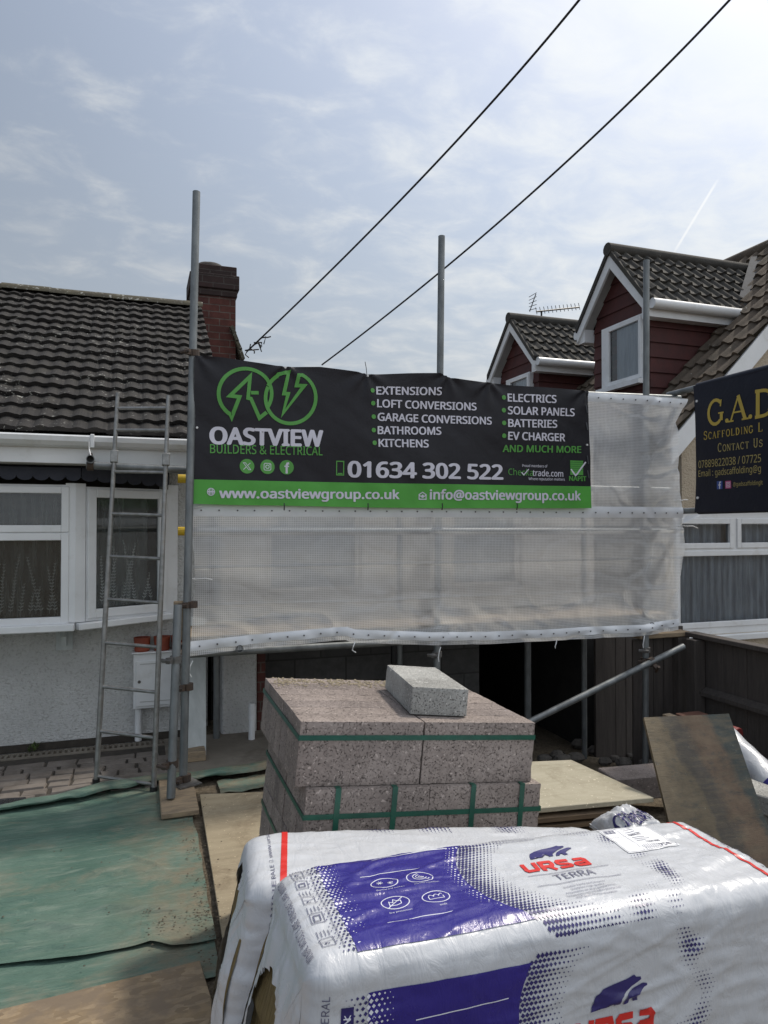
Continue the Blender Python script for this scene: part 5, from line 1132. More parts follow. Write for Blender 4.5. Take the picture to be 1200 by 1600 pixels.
def debris_right():
    # stack of bricks by the post
    z = -.33; k = 0
    for lv in range(7):
        h = .068; b = MB(); ox = random.uniform(-.015, .015); b.box(4.0+ox-.11, 4.0+ox+.11, 4.35, 4.455, z, z+h-.003, Matrix.Translation((0, 0, 0)))
        tag(b.build('brick', 'brickbat', bevel=.004), 'old brown brick topmost on the pile beside the fence post' if lv == 6 else 'old brown brick in the pile beside the fence post', 'brick', 'bricks piled by the fence post'); z += h
    # stacked plywood sheets
    zc = .10
    ang = R(8)
    pts = [aZ(838, 1188, .19), aZ(893, 1184, .19), aZ(1022, 1242, .19), aZ(842, 1272, .19)]
    pts[0] = pts[0]+Vector((-.35, .05, 0)); pts[3] = pts[3]+Vector((-.35, .08, 0))
    names = ['weathered pale plywood sheet lying topmost on the stack behind the blocks', 'second plywood sheet down in the stack behind the blocks', 'third plywood sheet down in the stack behind the blocks', 'plywood sheet at the bottom of the stack behind the blocks', 'fourth plywood sheet down in the stack behind the blocks']
    order = [0, 1, 2, 4, 3]; off = [(0, 0), (-.10, .03), (-.07, .0), (-.16, .05), (-.12, .02)]
    for i in range(5):
        th = .026; zt = .19-i*.044 + .0; b = MB(); o = off[i]
        c = sum(pts, Vector())/4
        P = [Vector((p.x+o[0]*(1 if p.x > c.x else .4), p.y-o[1]*.3, zt-th - .05*(p.x-2.0)*.5)) for p in pts]
        q = tag(b.prism(P, (0, 0, th)).build('plywood_sheet', 'ply_clean' if i == 0 else 'plyedge', bevel=.003), names[order[i]], 'plywood', 'plywood sheets stacked behind the blocks')
    b = MB(); b.box(1.75, 2.55, 3.2, 3.28, gz(2.2, 3.2)-.02, -.02); tag(b.build('timber_bearer', 'timber'), 'timber bearer under the plywood stack', 'timber')
    # concrete lintels behind the plywood
    for i, (px, py, yy, L, nm) in enumerate(((960, 1208, 3.75, .55, 'pinkish concrete lintel lying behind the plywood stack'),)):
        p = aY(px, py, yy); M = Matrix.Translation((p.x+.05, yy, p.z)) @ Matrix.Rotation(R(-6), 4, 'Z'); b = MB(); b.box(-.1, L, -.11, .11, -.14, 0, M); tag(b.build('concrete_lintel', 'agg', bevel=.006), nm, 'lintel')
    p = aY(1185, 1222, 3.25)
    for k, (dz, nm) in enumerate(((0, 'grey concrete block lying topmost right of the leaning board'), (-.115, 'grey concrete block under another right of the leaning board'))):
        M = Matrix.Translation((p.x+.05+.03*k, 3.22, p.z+dz)) @ Matrix.Rotation(R(20), 4, 'Z'); b = MB(); b.box(-.24, .2, -.12, .1, -.105, 0, M); tag(b.build('concrete_block', 'agg_light', bevel=.006), nm, 'block', 'grey blocks right of the board')
    # leaning board
    tl, tr = aY(1006, 1121, 3.30), aY(1139, 1115, 3.18); bl = aY(1046, 1287, 2.93); br = aY(1214, 1335, 2.74)
    bl = tl+(bl-tl)*1.35; br = tr+(br-tr)*1.35; n = (tr-tl).cross(bl-tl).normalized()
    if n.y < 0: n = -n
    b = MB(); b.prism([tl, tr, br, bl], n*.022); tag(b.build('shuttering_board', 'leanboard'), 'dirty brown and green shuttering board leaning upright at right', 'board')
    b = MB(); c = tl.lerp(tr, .5); b.bar((c.x, c.y+.12, .49), (c.x+.02, c.y+.12, gz(c.x, c.y)-.02), .09, .05); tag(b.build('timber_post', 'timber'), 'timber stake propping the leaning shuttering board from behind', 'stake')
    # cement bag
    t = thing('cement_bag', 'crumpled white cement bag with blue lettering behind the white pack', 'bag', (2.1, 2.75, 0))
    a = aY(992, 1295, 2.62); W_, D_, H_ = .115, .16, .095
    def bag(u, v, o=0): 
        e = lambda q: 1-abs(2*q-1)**3.2; f = (max(0, e(u))*max(0, e(v)))**.5; x = (u-.5)*2*W_; y = (v-.5)*2*D_
        return Vector((a.x+.045+x+.03*y, 2.72+y*.9, a.z-.06+H_*f*(.80+.35*nz(u*2.2, v*2.2))+.012*nz(u*9+v*4, v*8)+.010*abs(nz(u*13, v*10))+.02*x/W_+o))
    b = MB(); b.grid(lambda u, v: bag(u, v), 40, 40); b.grid(lambda u, v: Vector((bag(u, v).x, bag(u, v).y, a.z-.065)), 1, 1); b.build('bag', 'film', t, smooth=True)
    pr = Print(lambda u, v, o: bag(u, v, .006+o), .02); pr.text('print_navy', 'CEMENT', .08, .90, .20, .30, .035, .30); pr.finish('lettering', t)
    # bundle wrapped in film by the fence + red lid
    t = thing('wrapped_roll', 'film wrapped roll with blue print lying by the fence', 'roll', (3.6, 3.3, 0)); p0, p1 = aY(1150, 1170, 3.55), aY(1205, 1225, 3.25)
    b = MB(); d = (p1-p0).normalized(); s = d.orthogonal().normalized(); w = d.cross(s)
    fn = lambda u, v, o=0: p0-d*.15+(p1-p0+d*.18)*u+(s*math.cos(v*6.283)+w*math.sin(v*6.283))*(.085+.008*nz(u*5, v*6)+o)
    b.grid(fn, 24, 24); b.build('film', 'film', t, smooth=True)
    b = MB(); b.tube(p1+d*.02, p1+d*.20, .088, 20); b.build('end_band', 'film_blue', t, smooth='auto')
    b = MB(); b.grid(lambda u, v: fn(.72+.16*u, .05+.35*v, .003), 6, 8, keep=lambda u, v: nz(u*6, v*9) > -.05); b.build('print_marks', 'print_navy', t)
    q = aY(1152, 1152, 3.75); b = MB(); b.tube(q+Vector((0, .0, -.01)), q+Vector((-.03, .10, .01)), .075, 24, r1=.065); tag(b.build('red_bucket', 'redplastic', smooth='auto', bevel=.004), 'dark red bucket lying by the fence behind the board', 'bucket')
debris_right()

# ------------------------------------------------------------------ ground sheets at left
def sheets():
    # main tarpaulin
    def Z(x, y):
        z = .014+.007*nz(x*2.2, y*3.5)+.004*nz(x*5, y*9)
        for (ax, ay, bx, by, h, w) in ((-1.4, 3.30, -.28, 3.36, .022, .025), (-.28, 3.36, .0, 3.34, .016, .03), (-1.0, 3.7, -.2, 3.78, .010, .03), (-.5, 2.98, -.2, 2.93, .014, .015), (-.05, 2.95, .22, 3.02, .012, .02), (-1.4, 3.62, -.30, 3.58, .014, .03), (-.30, 3.58, .15, 3.42, .014, .05), (-1.2, 3.22, -.25, 3.25, .016, .02), (-.42, 3.15, -.2, 3.05, .016, .018), (-.06, 3.66, .12, 3.42, .012, .012), (-1.3, 4.05, -.1, 3.95, .008, .05), (-.2, 3.2, .2, 3.05, .018, .03), (-.9, 3.0, -.35, 3.08, .014, .02)):
            d = Vector((bx-ax, by-ay)); t = max(0, min(1, (Vector((x-ax, y-ay)).dot(d))/d.length_squared)); q = math.hypot(x-(ax+d.x*t), y-(ay+d.y*t)); z += h*math.exp(-(q/w)**2)*min(1, 4*t*(1-t)+.25)
        return z
    FE = [(-2.6, 2.45)] + [(aZ(a, c, .02).x, aZ(a, c, .02).y) for a, c in ((0, 1506), (80, 1500), (150, 1490), (235, 1473), (268, 1480), (340, 1466))]
    def P(u, v):
        x0, x1 = -2.6, .285+.012*nz(v*9, 3); x = x0+(x1-x0)*u
        yf = lerp(FE, x)+.010*nz(x*7, 1); yb = lerp([(-2.6, 4.50), (-.9, 4.50), (-.35, 4.60), (.1, 4.64), (.3, 4.66)], x)+.02*nz(x*4, 8)
        y = yf+(yb-yf)*v; e = max(0, 1-v/.035); z = Z(x, y)+.022*e*(1-e*.55)*(1+.6*nz(x*6, 5))
        return Vector((x, y, z))
    b = MB(); b.grid(P, 240, 170); tag(b.build('tarpaulin', 'tarp', smooth=True), 'large dusty green tarpaulin spread on the ground before the bungalow', 'tarpaulin', 'green tarpaulins')
    # turned-up back fold
    f = MB(); path = [(-2.6, 4.42), (-.75, 4.40), (-.45, 4.45), (-.15, 4.54), (.1, 4.60), (.35, 4.56), (.62, 4.60), (.86, 4.62)]
    def Q(u, v):
        x = -2.6+3.5*u; y = lerp(path, x); w = .095*(.7+.8*abs(nz(x*2.2, 4)))*(.6+.4*sst(-.75, -.3, x)); hgt = .050*(.6+.9*abs(nz(x*3, 9)))*(.55+.45*sst(-.9, -.3, x))+.02
        return Vector((x, y-w+2.4*w*v+.01*nz(x*8, v*3)-.03*math.sin(math.pi*min(1, v*2.2))*(v<.45), .022+hgt*(1-abs(2*v-.75)**2 if v < .875 else 0)*.9+.010*nz(x*9+v*3, v*4)*(1-v)-.012*v))
    f.grid(Q, 240, 14); tag(f.build('tarpaulin', 'tarp', smooth=True), 'long rucked green tarpaulin fold lying against the paving and path', 'tarpaulin', 'green tarpaulins')
    g = MB(); g.grid(lambda u, v: Vector((.46+.45*u, 4.27+.22*v+.02*nz(u*5, v)+.05*u, .016+.006*nz(u*6, v*5))), 30, 16); tag(g.build('tarpaulin', 'tarp', smooth=True), 'small flat scrap of green tarpaulin between the path and the beige board', 'tarpaulin', 'green tarpaulins')
    h = MB(); h.grid(lambda u, v: Vector((-2.4+2.68*u, 2.50+.62*v+.08*u, .006+.004*nz(u*9, v*4)+.0015)), 120, 40); tag(h.build('tarpaulin', 'tarp', smooth=True), 'lower muddy green tarpaulin showing below the front edge of the large one', 'tarpaulin', 'green tarpaulins')
    b = MB(); M = Matrix.Translation((-.4, 2.1, .0)) @ Matrix.Rotation(R(5), 4, 'Z'); b.box(-1.6, .66, -.55, .50, .012, .030, M); tag(b.build('strand_board', 'osb', bevel=.002), 'dirty strand board on the ground in the near left corner', 'board')
    b = MB(); P_ = [aZ(312, 1241, .03), aZ(437, 1236, .03), Vector((.78, 2.5, .03)), Vector((.30, 2.45, .03))]
    b.prism([Vector((p.x, p.y, .012)) for p in P_], (0, 0, .018)); tag(b.build('plywood_board', 'ply', bevel=.002), 'muddy beige plywood board lying beside the block stack', 'board')
    # dark coil of mesh at far left
    t = thing('black_mesh', 'rolled up black plastic mesh lying on the tarpaulin at left', 'mesh', (-.9, 4.5, 0)); b = MB(); b2 = MB()
    p = aZ(38, 1250, .03)
    for i in range(9):
        for s in (0, 1): b.path([(p.x-.9+.1*k, p.y-.05+.014*i+.012*math.sin(k*1.7+i), .022+.016*math.sin(math.pi*i/8)*(1-(k/9)**3)+.003*s) for k in range(10)], .004, 5)
    for k in range(34): b2.path([(p.x-.86+.026*k, p.y-.06+.016*i, .026+.018*math.sin(math.pi*i/7)*(1-(k/34)**3)) for i in range(8)], .003, 4)
    b.build('strands', 'black', t); b2.build('cross_strands', 'black', t)
    r = random.Random(31); c = MB()
    for i in range(420):
        x, y = (r.gauss(.27, .035), r.uniform(2.6, 4.2)) if i < 200 else ((r.uniform(.0, .32), r.gauss(2.95, .06)) if i < 300 else (r.uniform(-.9, .4), r.uniform(2.4, 4.7)))
        s = r.uniform(.0015, .006); a = r.uniform(0, 6.28); z = .022+r.uniform(0, .006)
        if .306 < x: z += .014
        c.add([(x+s*math.cos(a+q), y+s*.8*math.sin(a+q), z) for q in (0, 1.7, 3.4, 4.9)] + [(x, y, z+s*.7)], [(0, 1, 4), (1, 2, 4), (2, 3, 4), (3, 0, 4)])
    o = c.build('dirt_crumbs', 'soil'); o['kind'] = 'stuff'; tag(o, 'crumbs of soil scattered along the edges of sheets and boards', 'soil')
sheets()

# ------------------------------------------------------------------ strapped blocks
def make_block(w, d, h, m, chips=0.0):
    o = MB().box(0, w, 0, d, 0, h).build('concrete_block', m); me = o.data; bm = bmesh.new(); bm.from_mesh(me)
    for ax, n in ((0, int(w/.012)), (1, max(3, int(d/.012))), (2, int(h/.012))):
        for k in range(1, n):
            co = Vector((0, 0, 0)); co[ax] = (w, d, h)[ax]*k/n; no = Vector((0, 0, 0)); no[ax] = 1
            bmesh.ops.bisect_plane(bm, geom=bm.verts[:]+bm.edges[:]+bm.faces[:], plane_co=co, plane_no=no)
    dim = (w, d, h)
    for v in bm.verts:
        on = [i for i in range(3) if min(v.co[i], dim[i]-v.co[i]) < 1e-5]
        if len(on) >= 2:      # worn and chipped arrises
            q = .0009 + .0035*max(0, nz(v.co.x*38+chips, v.co.y*38, v.co.z*38+chips)-.12) + .011*max(0, nz(v.co.x*13+chips*3, v.co.y*17, v.co.z*15)-.42)
            for i in on: v.co[i] += q if v.co[i] < dim[i]/2 else -q
    bm.to_mesh(me); bm.free(); return o
def blocks():
    protos = [make_block(.439, .1000, .2136, 'agg', 1.7*k) for k in range(4)]; used = set()
    tilt = R(5.46); C0 = Vector((.504, 2.30, .952)); rot = Matrix.Rotation(tilt, 4, 'Y')
    for li, (label, zt, dx, dy, layers) in enumerate((('upper green strapped pack of pinkish grey concrete blocks', 0, 0, 0, 1), ('lower green strapped pack of pinkish grey concrete blocks, set slightly right', -.215, .034, -.02, 3))):
        loc = C0 + rot @ Vector((dx, dy, zt-layers*.215))
        t = thing('block_pack', label, 'concrete blocks', loc, 'packs of concrete blocks', (0, tilt, 0), local=True)
        for L in range(layers):
            for r in range(7):
                for c in range(2):
                    pi_ = (r*2+c+L*3+li) % 4; o = protos[pi_] if pi_ not in used else protos[pi_].copy()
                    if pi_ in used: COL.objects.link(o)
                    used.add(pi_); o.parent = t; j = random.uniform
                    sh = .0 if li == 0 else (.018*L)
                    o.location = (c*.441+j(-.002, .002)+sh*0, r*.1003+j(-.0002, .0002)+(.012 if r == 3 and li else 0), L*.215+.001)
        H = layers*.215; W_, D_ = .881, .703
        def band(z):
            s = MB(); e = .0022; s.box(-e, W_+e, -e-.0008, -e, z, z+.017); s.box(-e, W_+e, D_+e, D_+e+.0008, z, z+.017); s.box(-e-.0008, -e, -e, D_+e, z, z+.017); s.box(W_+e, W_+e+.0008, -e, D_+e, z, z+.017)
            o = s.build('strap', 'strap'); o.parent = t
        def vband(x):
            s = MB(); e = .0034; s.box(x, x+.019, -e-.0008, -e, 0.0, H+.0016); s.box(x, x+.019, D_+e, D_+e+.0008, 0.0, H+.0016); s.box(x, x+.019, -e-.0008, D_+e+.0008, -.001, 0.0); s.box(x, x+.019, -e-.0008, D_+e+.0008, H+.0016, H+.0022)
            o = s.build('strap', 'strap'); o.parent = t
        if li == 0: band(H-.062)
        else:
            band(H-.098); band(H-.30)
            for x in (.10, .30, .595, .79): vband(x)
    b = MB(); b.box(.47, .57, 2.3, 3.0, -.02, .085); b.box(.9, 1.0, 2.3, 3.0, -.02, .045); tag(b.build('pallet_bearer', 'timber'), 'timber bearers under the strapped block packs', 'timber')
    # loose block on top
    o = make_block(.212, .437, .0985, 'agg_light', 9.1); tag(o, 'pale loose concrete block lying on top of the strapped pack', 'block')
    o.name = 'loose_block'; up = rot @ Vector((0, 0, 1)); p = aZ(641, 1118, .912); base = C0 + rot @ Vector(((p.x-C0.x)/math.cos(tilt), p.y-C0.y, .004))
    o.matrix_world = Matrix.Translation(base) @ rot @ Matrix.Rotation(R(-7), 4, 'Z')
    # mortar crumbs / straw on the top
    r = random.Random(9); c = MB()
    for i in range(260):
        x, y = r.uniform(.02, .55), r.gauss(.62, .04); s = r.uniform(.002, .007)
        if y > .695: y = .69
        q = C0 + rot @ Vector((x, y, .0015)); a = r.uniform(0, 6.28)
        c.add([q+Vector((s*1.6*math.cos(a+k), s*math.sin(a+k), 0)) for k in (0, 1.7, 3.4, 4.9)] + [q+Vector((0, 0, s*.8))], [(0, 1, 4), (1, 2, 4), (2, 3, 4), (3, 0, 4)])
    o = c.build('mortar_crumbs', 'ply'); o['kind'] = 'stuff'; tag(o, 'pale crumbs scattered along the back edge of the block pack', 'crumbs')
blocks()

# ------------------------------------------------------------------ insulation packs
def pack(label, org, yaw, tilt, L, T, H, seed, hole, printer, rr=.05, endr=.06):
    t = thing('insulation_pack', label, 'insulation pack', org, 'mineral wool packs', (0, tilt, yaw), local=True)
    per = H + T + H            # front, top, back (unrolled)
    def sect(a):
        """a runs up the front, over the top, down the back -> y,z and the outward normal; corners rounded"""
        q = rr*math.pi/2; fz = H-rr; ft = T-2*rr
        if a < fz: return 0.0, a, (-1, 0)
        a -= fz
        if a < q: w = a/rr; return rr-rr*math.cos(w), H-rr+rr*math.sin(w), (-math.cos(w), math.sin(w))
        a -= q
        if a < ft: return rr+a, H, (0, 1)
        a -= ft
        if a < q: w = a/rr; return T-rr+rr*math.sin(w), H-rr+rr*math.cos(w), (math.sin(w), math.cos(w))
        a -= q
        return T, H-rr-a, (1, 0)
    A = 2*(H-rr)+math.pi*rr+(T-2*rr)
    def skirt(x, z, y=0): return ((.038 if printer is not print_front else .02+.055*max(0, min(1, y/T)))*max(0, 1-x/.22)**2)*sst(H-.04, H-.40, z)
    def S_(x, a, off=0.0):
        y, z, n = sect(max(0, min(A, a))); d = min(x, L-x); ins = 0
        if d < endr: k = 1-d/endr; ins = endr*(1-math.sqrt(max(0, 1-k*k)))
        endw = math.exp(-d/.16)
        bul = .016*math.sin(math.pi*x/L)**.6*(1 if n[1] > .5 else .8)
        w = .0035*nz(x*5+seed, a*9) + .006*endw*nz(x*4+seed, a*34, 2) + .0028*abs(nz(x*6+a*13+seed, a*10-x*9, 4)) + .002*nz(x*9-a*16, a*8+x*7, seed)
        r1 = 1-abs(nz(x*2.6+a*5+seed, a*13-x*4, 5)); r2 = 1-abs(nz(x*4.1-a*3, a*21+x*3+seed, 8)); r3 = 1-abs(nz(x*9+seed, a*6-x*3, 1))
        w += .0055*max(0, r1-.80)/.20*(.5+nz(x*1.7, a*2, seed)) + .0035*max(0, r2-.84)/.16*(.55+nz(x*2.1+3, a*2.4, seed)) + .005*endw*max(0, r3-.7)/.3
        g = bul + w - ins*.8 + off
        return Vector((x - skirt(x, z, y), y+n[0]*g, z+n[1]*g))
    nx, na = int(L/.0072), int(A/.0072)
    b = MB(); b.grid(lambda u, v: S_(L*u, A*v), nx, na)
    # end caps: rings shrinking to the middle, with an opening torn in the near (left) end
    for end, x in ((0, 0.0), (1, L)):
        rim = [S_(x, A*j/na) for j in range(na+1)]; cy, cz = T/2, H*.45; nr = 26; base = len(b.v)
        for k in range(nr+1):
            s = 1-k/nr
            for j, p in enumerate(rim):
                y, z = cy+(p.y-cy)*s, cz+(p.z-cz)*s; out = (.016*math.sin(math.pi*min(1, k/nr*2.2)/2) + .012*nz(y*16+seed, z*5, seed) + .010*abs(nz(y*34, z*9, seed+2)))*min(1, k/3); out += skirt(0, z, y) if end == 0 else 0
                b.v.append((x + (-out if end == 0 else out), y, z))
        for k in range(nr):
            for j in range(na):
                y = (b.v[base+k*(na+1)+j][1]+b.v[base+(k+1)*(na+1)+j+1][1])/2; z = (b.v[base+k*(na+1)+j][2]+b.v[base+(k+1)*(na+1)+j+1][2])/2
                if end == 0 and hole(y, z): continue
                q = base+k*(na+1)+j; b.f.append((q, q+1, q+na+2, q+na+1))
    o = b.build('wrapper', 'film', smooth=True); o.parent = t
    w = MB(); m = .022
    w.grid(lambda u, v: Vector((.004+.010*nz(u*7, v*3, seed)+.03*sst(.75, 1, v)+.022*sst(.45, .55, u+.1*v)*sst(.6, .5, v)-skirt(0, .02+(H-.05)*v, m+(T-2*m)*u), m+(T-2*m)*u, .02+(H-.05)*v)), 60, 60)
    w.box(.03, L-.05, m, T-m, .02, H-.03); wo = w.build('mineral_wool', 'wool', smooth=False); wo.parent = t
    xs = .018 if printer is print_front else 0; pr = Print(lambda x, a, off: S_(x-xs, a, .0014+off*.6), .009); printer(pr, S_, H, T, rr)
    for q in pr.finish('print', t): q.matrix_parent_inverse = Matrix.Identity(4)
    return t
def top_a(H, T, rr):      # distance d from the back edge on the top face -> unrolled coordinate
    return lambda d: (H-rr) + rr*math.pi/2 + (T-2*rr) - (d-rr)
BEAR1 = [(0, 0), (.10, .02), (.16, .14), (.20, .05), (.30, .05), (.28, .20), (.42, .26), (.46, .10), (.44, .04), (.56, .06), (.58, .24), (.66, .36), (.80, .52), (.92, .60), (1.0, .66), (.99, .74), (.90, .76), (.86, .84), (.80, .80), (.70, .76), (.45, .70), (.25, .62), (.10, .46), (.05, .28)]
BEAR2 = [(.62, .04), (.72, .06), (.74, .16), (.80, .20), (.82, .06), (.92, .06), (.90, .22), (.96, .32), (1.06, .42), (1.12, .44), (1.12, .50), (1.04, .54), (.98, .52), (.84, .46), (.72, .34), (.66, .20)]
def bears(pr, x, a, w, h, lay=2):
    for B in (BEAR1, BEAR2): pr.poly('print_navy', [(x+p[0]*w, a+p[1]*h) for p in B], lay)
def ursa(pr, x, a, w, h, lay=2, slant=.12):
    st = h*.26; cw = w/4.25
    def L(i, pts): pr.line('print_red', [(x+i*cw*1.06+px*cw+slant*py*h, a+py*h) for px, py in pts], st, lay=lay)
    L(0, [(.12, 1), (.12, .28), (.22, .13), (.72, .13), (.82, .28), (.82, 1)])
    L(1, [(.12, 0), (.12, .87), (.74, .87), (.80, .72), (.80, .58), (.70, .42), (.12, .42)]); L(1, [(.50, .42), (.86, 0)])
    L(2, [(.86, .87), (.22, .87), (.12, .76), (.14, .60), (.26, .52), (.74, .48), (.84, .38), (.84, .24), (.74, .13), (.08, .13)])
    L(3, [(.16, .87), (.72, .87), (.84, .74), (.84, .13), (.26, .13), (.14, .22), (.14, .38), (.26, .48), (.84, .48)])
def halftone(pr, x0, x1, a0, a1, cx, ca, rin, rout, sx=.0098, m='print_navy', side='L', blue=None):
    """diamonds in a ring about (cx, ca): biggest half-way, fading both ways"""
    nxx = int((x1-x0)/sx); nyy = int((a1-a0)/sx)
    for i in range(nxx):
        for j in range(nyy):
            x, a = x0+(i+.5*(j % 2))*sx, a0+j*sx; r = math.hypot((x-cx), (a-ca))
            if r < rin or r > rout: continue
            k = (r-rin)/(rout-rin); ang = math.atan2(a-ca, x-cx)
            if side == 'L': s = .62*min(1, k*1.7+.12)
            else: s = .46*math.sin(math.pi*min(1, max(0, k)))*max(0, .55+.6*nz(x*22, a*22)) 
            if s < .12: continue
            q = s*sx; pr.poly(m, [(x-q, a), (x, a-q), (x+q, a), (x, a+q)])
def print_front(pr, S_, H, T, rr):
    ta0 = top_a(H, T, rr); ta = lambda d: ta0(d+.012)
    # --- top face
    d0, d1 = -.005, .375; cx, cd = .745, .19
    def xr(d): # right limit of the solid blue, an arc about the emblem
        q = (d-cd)/.27; return cx-.29*math.sqrt(max(0.02, 1-q*q))+.0
    n = 40; vs = []; fs = []; cols = 48
    for j in range(n+1):
        d = d0+(d1-d0)*j/n; xl = .125+.02*math.sin(j*.3)*0; xe = xr(d)
        for i in range(cols+1): vs.append((xl+(xe-xl)*i/cols, ta(d)))
    fs = [(j*(cols+1)+i, j*(cols+1)+i+1, (j+1)*(cols+1)+i+1, (j+1)*(cols+1)+i) for j in range(n) for i in range(cols)]
    pr.shape('film_blue', vs, fs)
    # diamonds down the left edge of the panel
    s = .0105
    for j in range(int((d1-d0)/s)):
        for i in range(-3, 6):
            x = .125+(i+.5*(j % 2))*s; q = .0046*(1-abs(i+.5)/5.5 if i >= 0 else 1-abs(i)/5)
            if q > .0006: pr.poly('print_pale' if i >= 0 else 'print_navy', [(x-q, ta(d0+j*s+s/2)), (x, ta(d0+j*s+s/2)-q), (x+q, ta(d0+j*s+s/2)), (x, ta(d0+j*s+s/2)+q)], 1)
    # diamonds from the blue panel into the white disc
    sx = .0112
    for i in range(60):
        for j in range(44):
            x, d = .40+(i+.5*(j % 2))*sx*.9, .0+j*sx*.9; r = math.hypot((x-cx)/.29, (d-cd)/.27)
            if d > .405 or x > 1.02: continue
            left = x < cx
            if .66 < r < 1.12 and left:
                k = (r-.66)/.36
                if r <= 1.0: 
                    q = .0052*min(1, .25+k*1.0); pr.poly('print_navy', [(x-q, ta(d)), (x, ta(d)-q), (x+q, ta(d)), (x, ta(d)+q)], 0)
                elif x > .16 and x < xr(d)-.004 and d < d1-.01: 
                    q = .0030*(1.12-r)/.12+.0006; pr.poly('print_pale', [(x-q, ta(d)), (x, ta(d)-q), (x+q, ta(d)), (x, ta(d)+q)], 1)
            elif .62 < r < 1.0 and not left:
                q = .0046*math.sin(math.pi*(r-.62)/.38)*max(0, .45+1.1*nz(x*18, d*18, 3))
                if q > .0009: pr.poly('print_navy', [(x-q, ta(d)), (x, ta(d)-q), (x+q, ta(d)), (x, ta(d)+q)], 0)
    W_ = 'print_pale'
    # icons on the blue
    for k, (x, d) in enumerate(((.262, .148), (.352, .150), (.258, .236), (.355, .243))):
        a = ta(d); pr.ring(W_, x, a, .033, .0022, n=30, lay=2, rz=.024)
        if k == 0:
            for q in range(4): an = q*math.pi/4; pr.line(W_, [(x-.010-.008*math.cos(an), a+.006-.008*math.sin(an)), (x-.010+.008*math.cos(an), a+.006+.008*math.sin(an))], .0014, lay=2); pr.line(W_, [(x+.012-.007*math.cos(an), a-.007-.007*math.sin(an)), (x+.012+.007*math.cos(an), a-.007+.007*math.sin(an))], .0014, lay=2)
        elif k == 1:
            for q in range(3): pr.ring(W_, x+.004, a+.002, .007+.007*q, .0018, 100, 330, lay=2, rz=.005+.0055*q)
            pr.disc(W_, x+.004, a+.002, .003, 10, lay=2)
        elif k == 2:
            pr.line(W_, [(x-.016, a-.010), (x-.014, a+.006), (x-.006, a), (x-.002, a+.013), (x+.008, a+.004), (x+.014, a+.006), (x+.012, a-.008), (x, a-.012)], .002, True, lay=2); pr.line(W_, [(x-.022, a-.017), (x+.022, a+.017)], .0022, lay=2)
        else:
            pr.line(W_, [(x-.018, a-.008)] + [(x-.018+.036*i/14, a-.002+.009*abs(math.sin(i*.62))+.004) for i in range(15)] + [(x+.018, a-.008)], .002, True, lay=2)
    pr.text(W_, 'thermal and comfort', .230, .300, ta(.185), .005, 0, lay=2); pr.text(W_, 'acoustic insulation', .325, .388, ta(.184), .005, 0, lay=2); pr.text(W_, 'fire protection', .232, .286, ta(.272), .005, 0, lay=2); pr.text(W_, 'soft', .350, .368, ta(.280), .005, 0, lay=2)
    for x0, x1, d in ((.215, .37, .103), (.215, .375, .306), (.27, .48, .028)): pr.line(W_, [(x0, ta(d)), ((x0+x1)/2, ta(d)+.002), (x1, ta(d))], .002, lay=2)
    # emblem
    bears(pr, .665, ta(.140), .125, .060); ursa(pr, .616, ta(.204), .195, .046)
    pr.line('print_grey', [(.61, ta(.219)), (.845, ta(.219))], .0016, lay=2); pr.text('print_grey', 'TERRA', .672, .785, ta(.254), .026, -.006, lay=2); pr.line('print_grey', [(.606, ta(.270)), (.845, ta(.270))], .0016, lay=2)
    for q, (s, x0, x1) in enumerate((('Isolation haute performance', .665, .782), ('Insulation high quality', .678, .770), ('Aislamiento de altas prestaciones', .655, .795), ('Isolamento com elevadas prestacoes', .650, .800), ('High performance insulation', .668, .780))): pr.text('print_grey', s, x0, x1, ta(.292+.0125*q), .006, 0, lay=2)
    # pictogram column and the lines of text beside the end
    g = 'print_grey'
    pr.textv(g, 'MINERAL WOOL \u2022 LAINE MINERALE \u2022 LANA MINERAL', (.040, ta(.375)), (.036, ta(.03)), .013, .006, lay=2) if False else pr.textv(g, 'MINERAL WOOL \u2022 LAINE MINERALE \u2022 LANA MINERAL', (.040, ta(.36)), (.040, ta(.02)), .013, .006, lay=2)
    pr.textv(g, 'Always use protective clothing when handling the insulation product', (.106, ta(.36)), (.106, ta(.02)), .005, 0, lay=2)
    for q, d in enumerate((.345, .255, .175, .100, .04)):
        a = ta(d); w = .028; h = .034 if q < 3 else .028; x = .062
        pr.line(g, [(x, a), (x+w, a), (x+w, a+h), (x, a+h)], .0016, True, lay=2)
        if q % 2 == 0: pr.line(g, [(x+.002, a+h*.55), (x+w*.5, a+h*.5), (x+w, a+h*.62)], .0012, lay=2); pr.disc(g, x+w*.35, a+h*.3, .003, 8, lay=2); pr.disc(g, x+w*.55, a+h*.25, .002, 8, lay=2)
        else: pr.line(g, [(x+.007, a+.008), (x+w-.007, a+.008), (x+w-.007, a+h-.008), (x+.007, a+h-.008)], .0028, True, lay=2)
        for e in range(4): pr.line(g, [(x+.001+.008*e, a+h+.006), (x+.001+.008*e, a+h+.006+(.020 if e % 2 else .024))], .0016, lay=2)
    # product label
    x0, x1, da, db = .945, 1.112, .030, .172; pr.rect('label', x0, x1, ta(db), ta(da), lay=2)
    pr.line(g, [(x0+.004, ta(db)+.004), (x1-.004, ta(db)+.004), (x1-.004, ta(da)-.004), (x0+.004, ta(da)-.004)], .001, True, lay=4); pr.line(g, [(x0+.055, ta(db)+.004), (x0+.055, ta(da)-.004)], .001, lay=4); pr.line(g, [(x0+.004, ta(.085)), (x0+.055, ta(.085))], .001, lay=4)
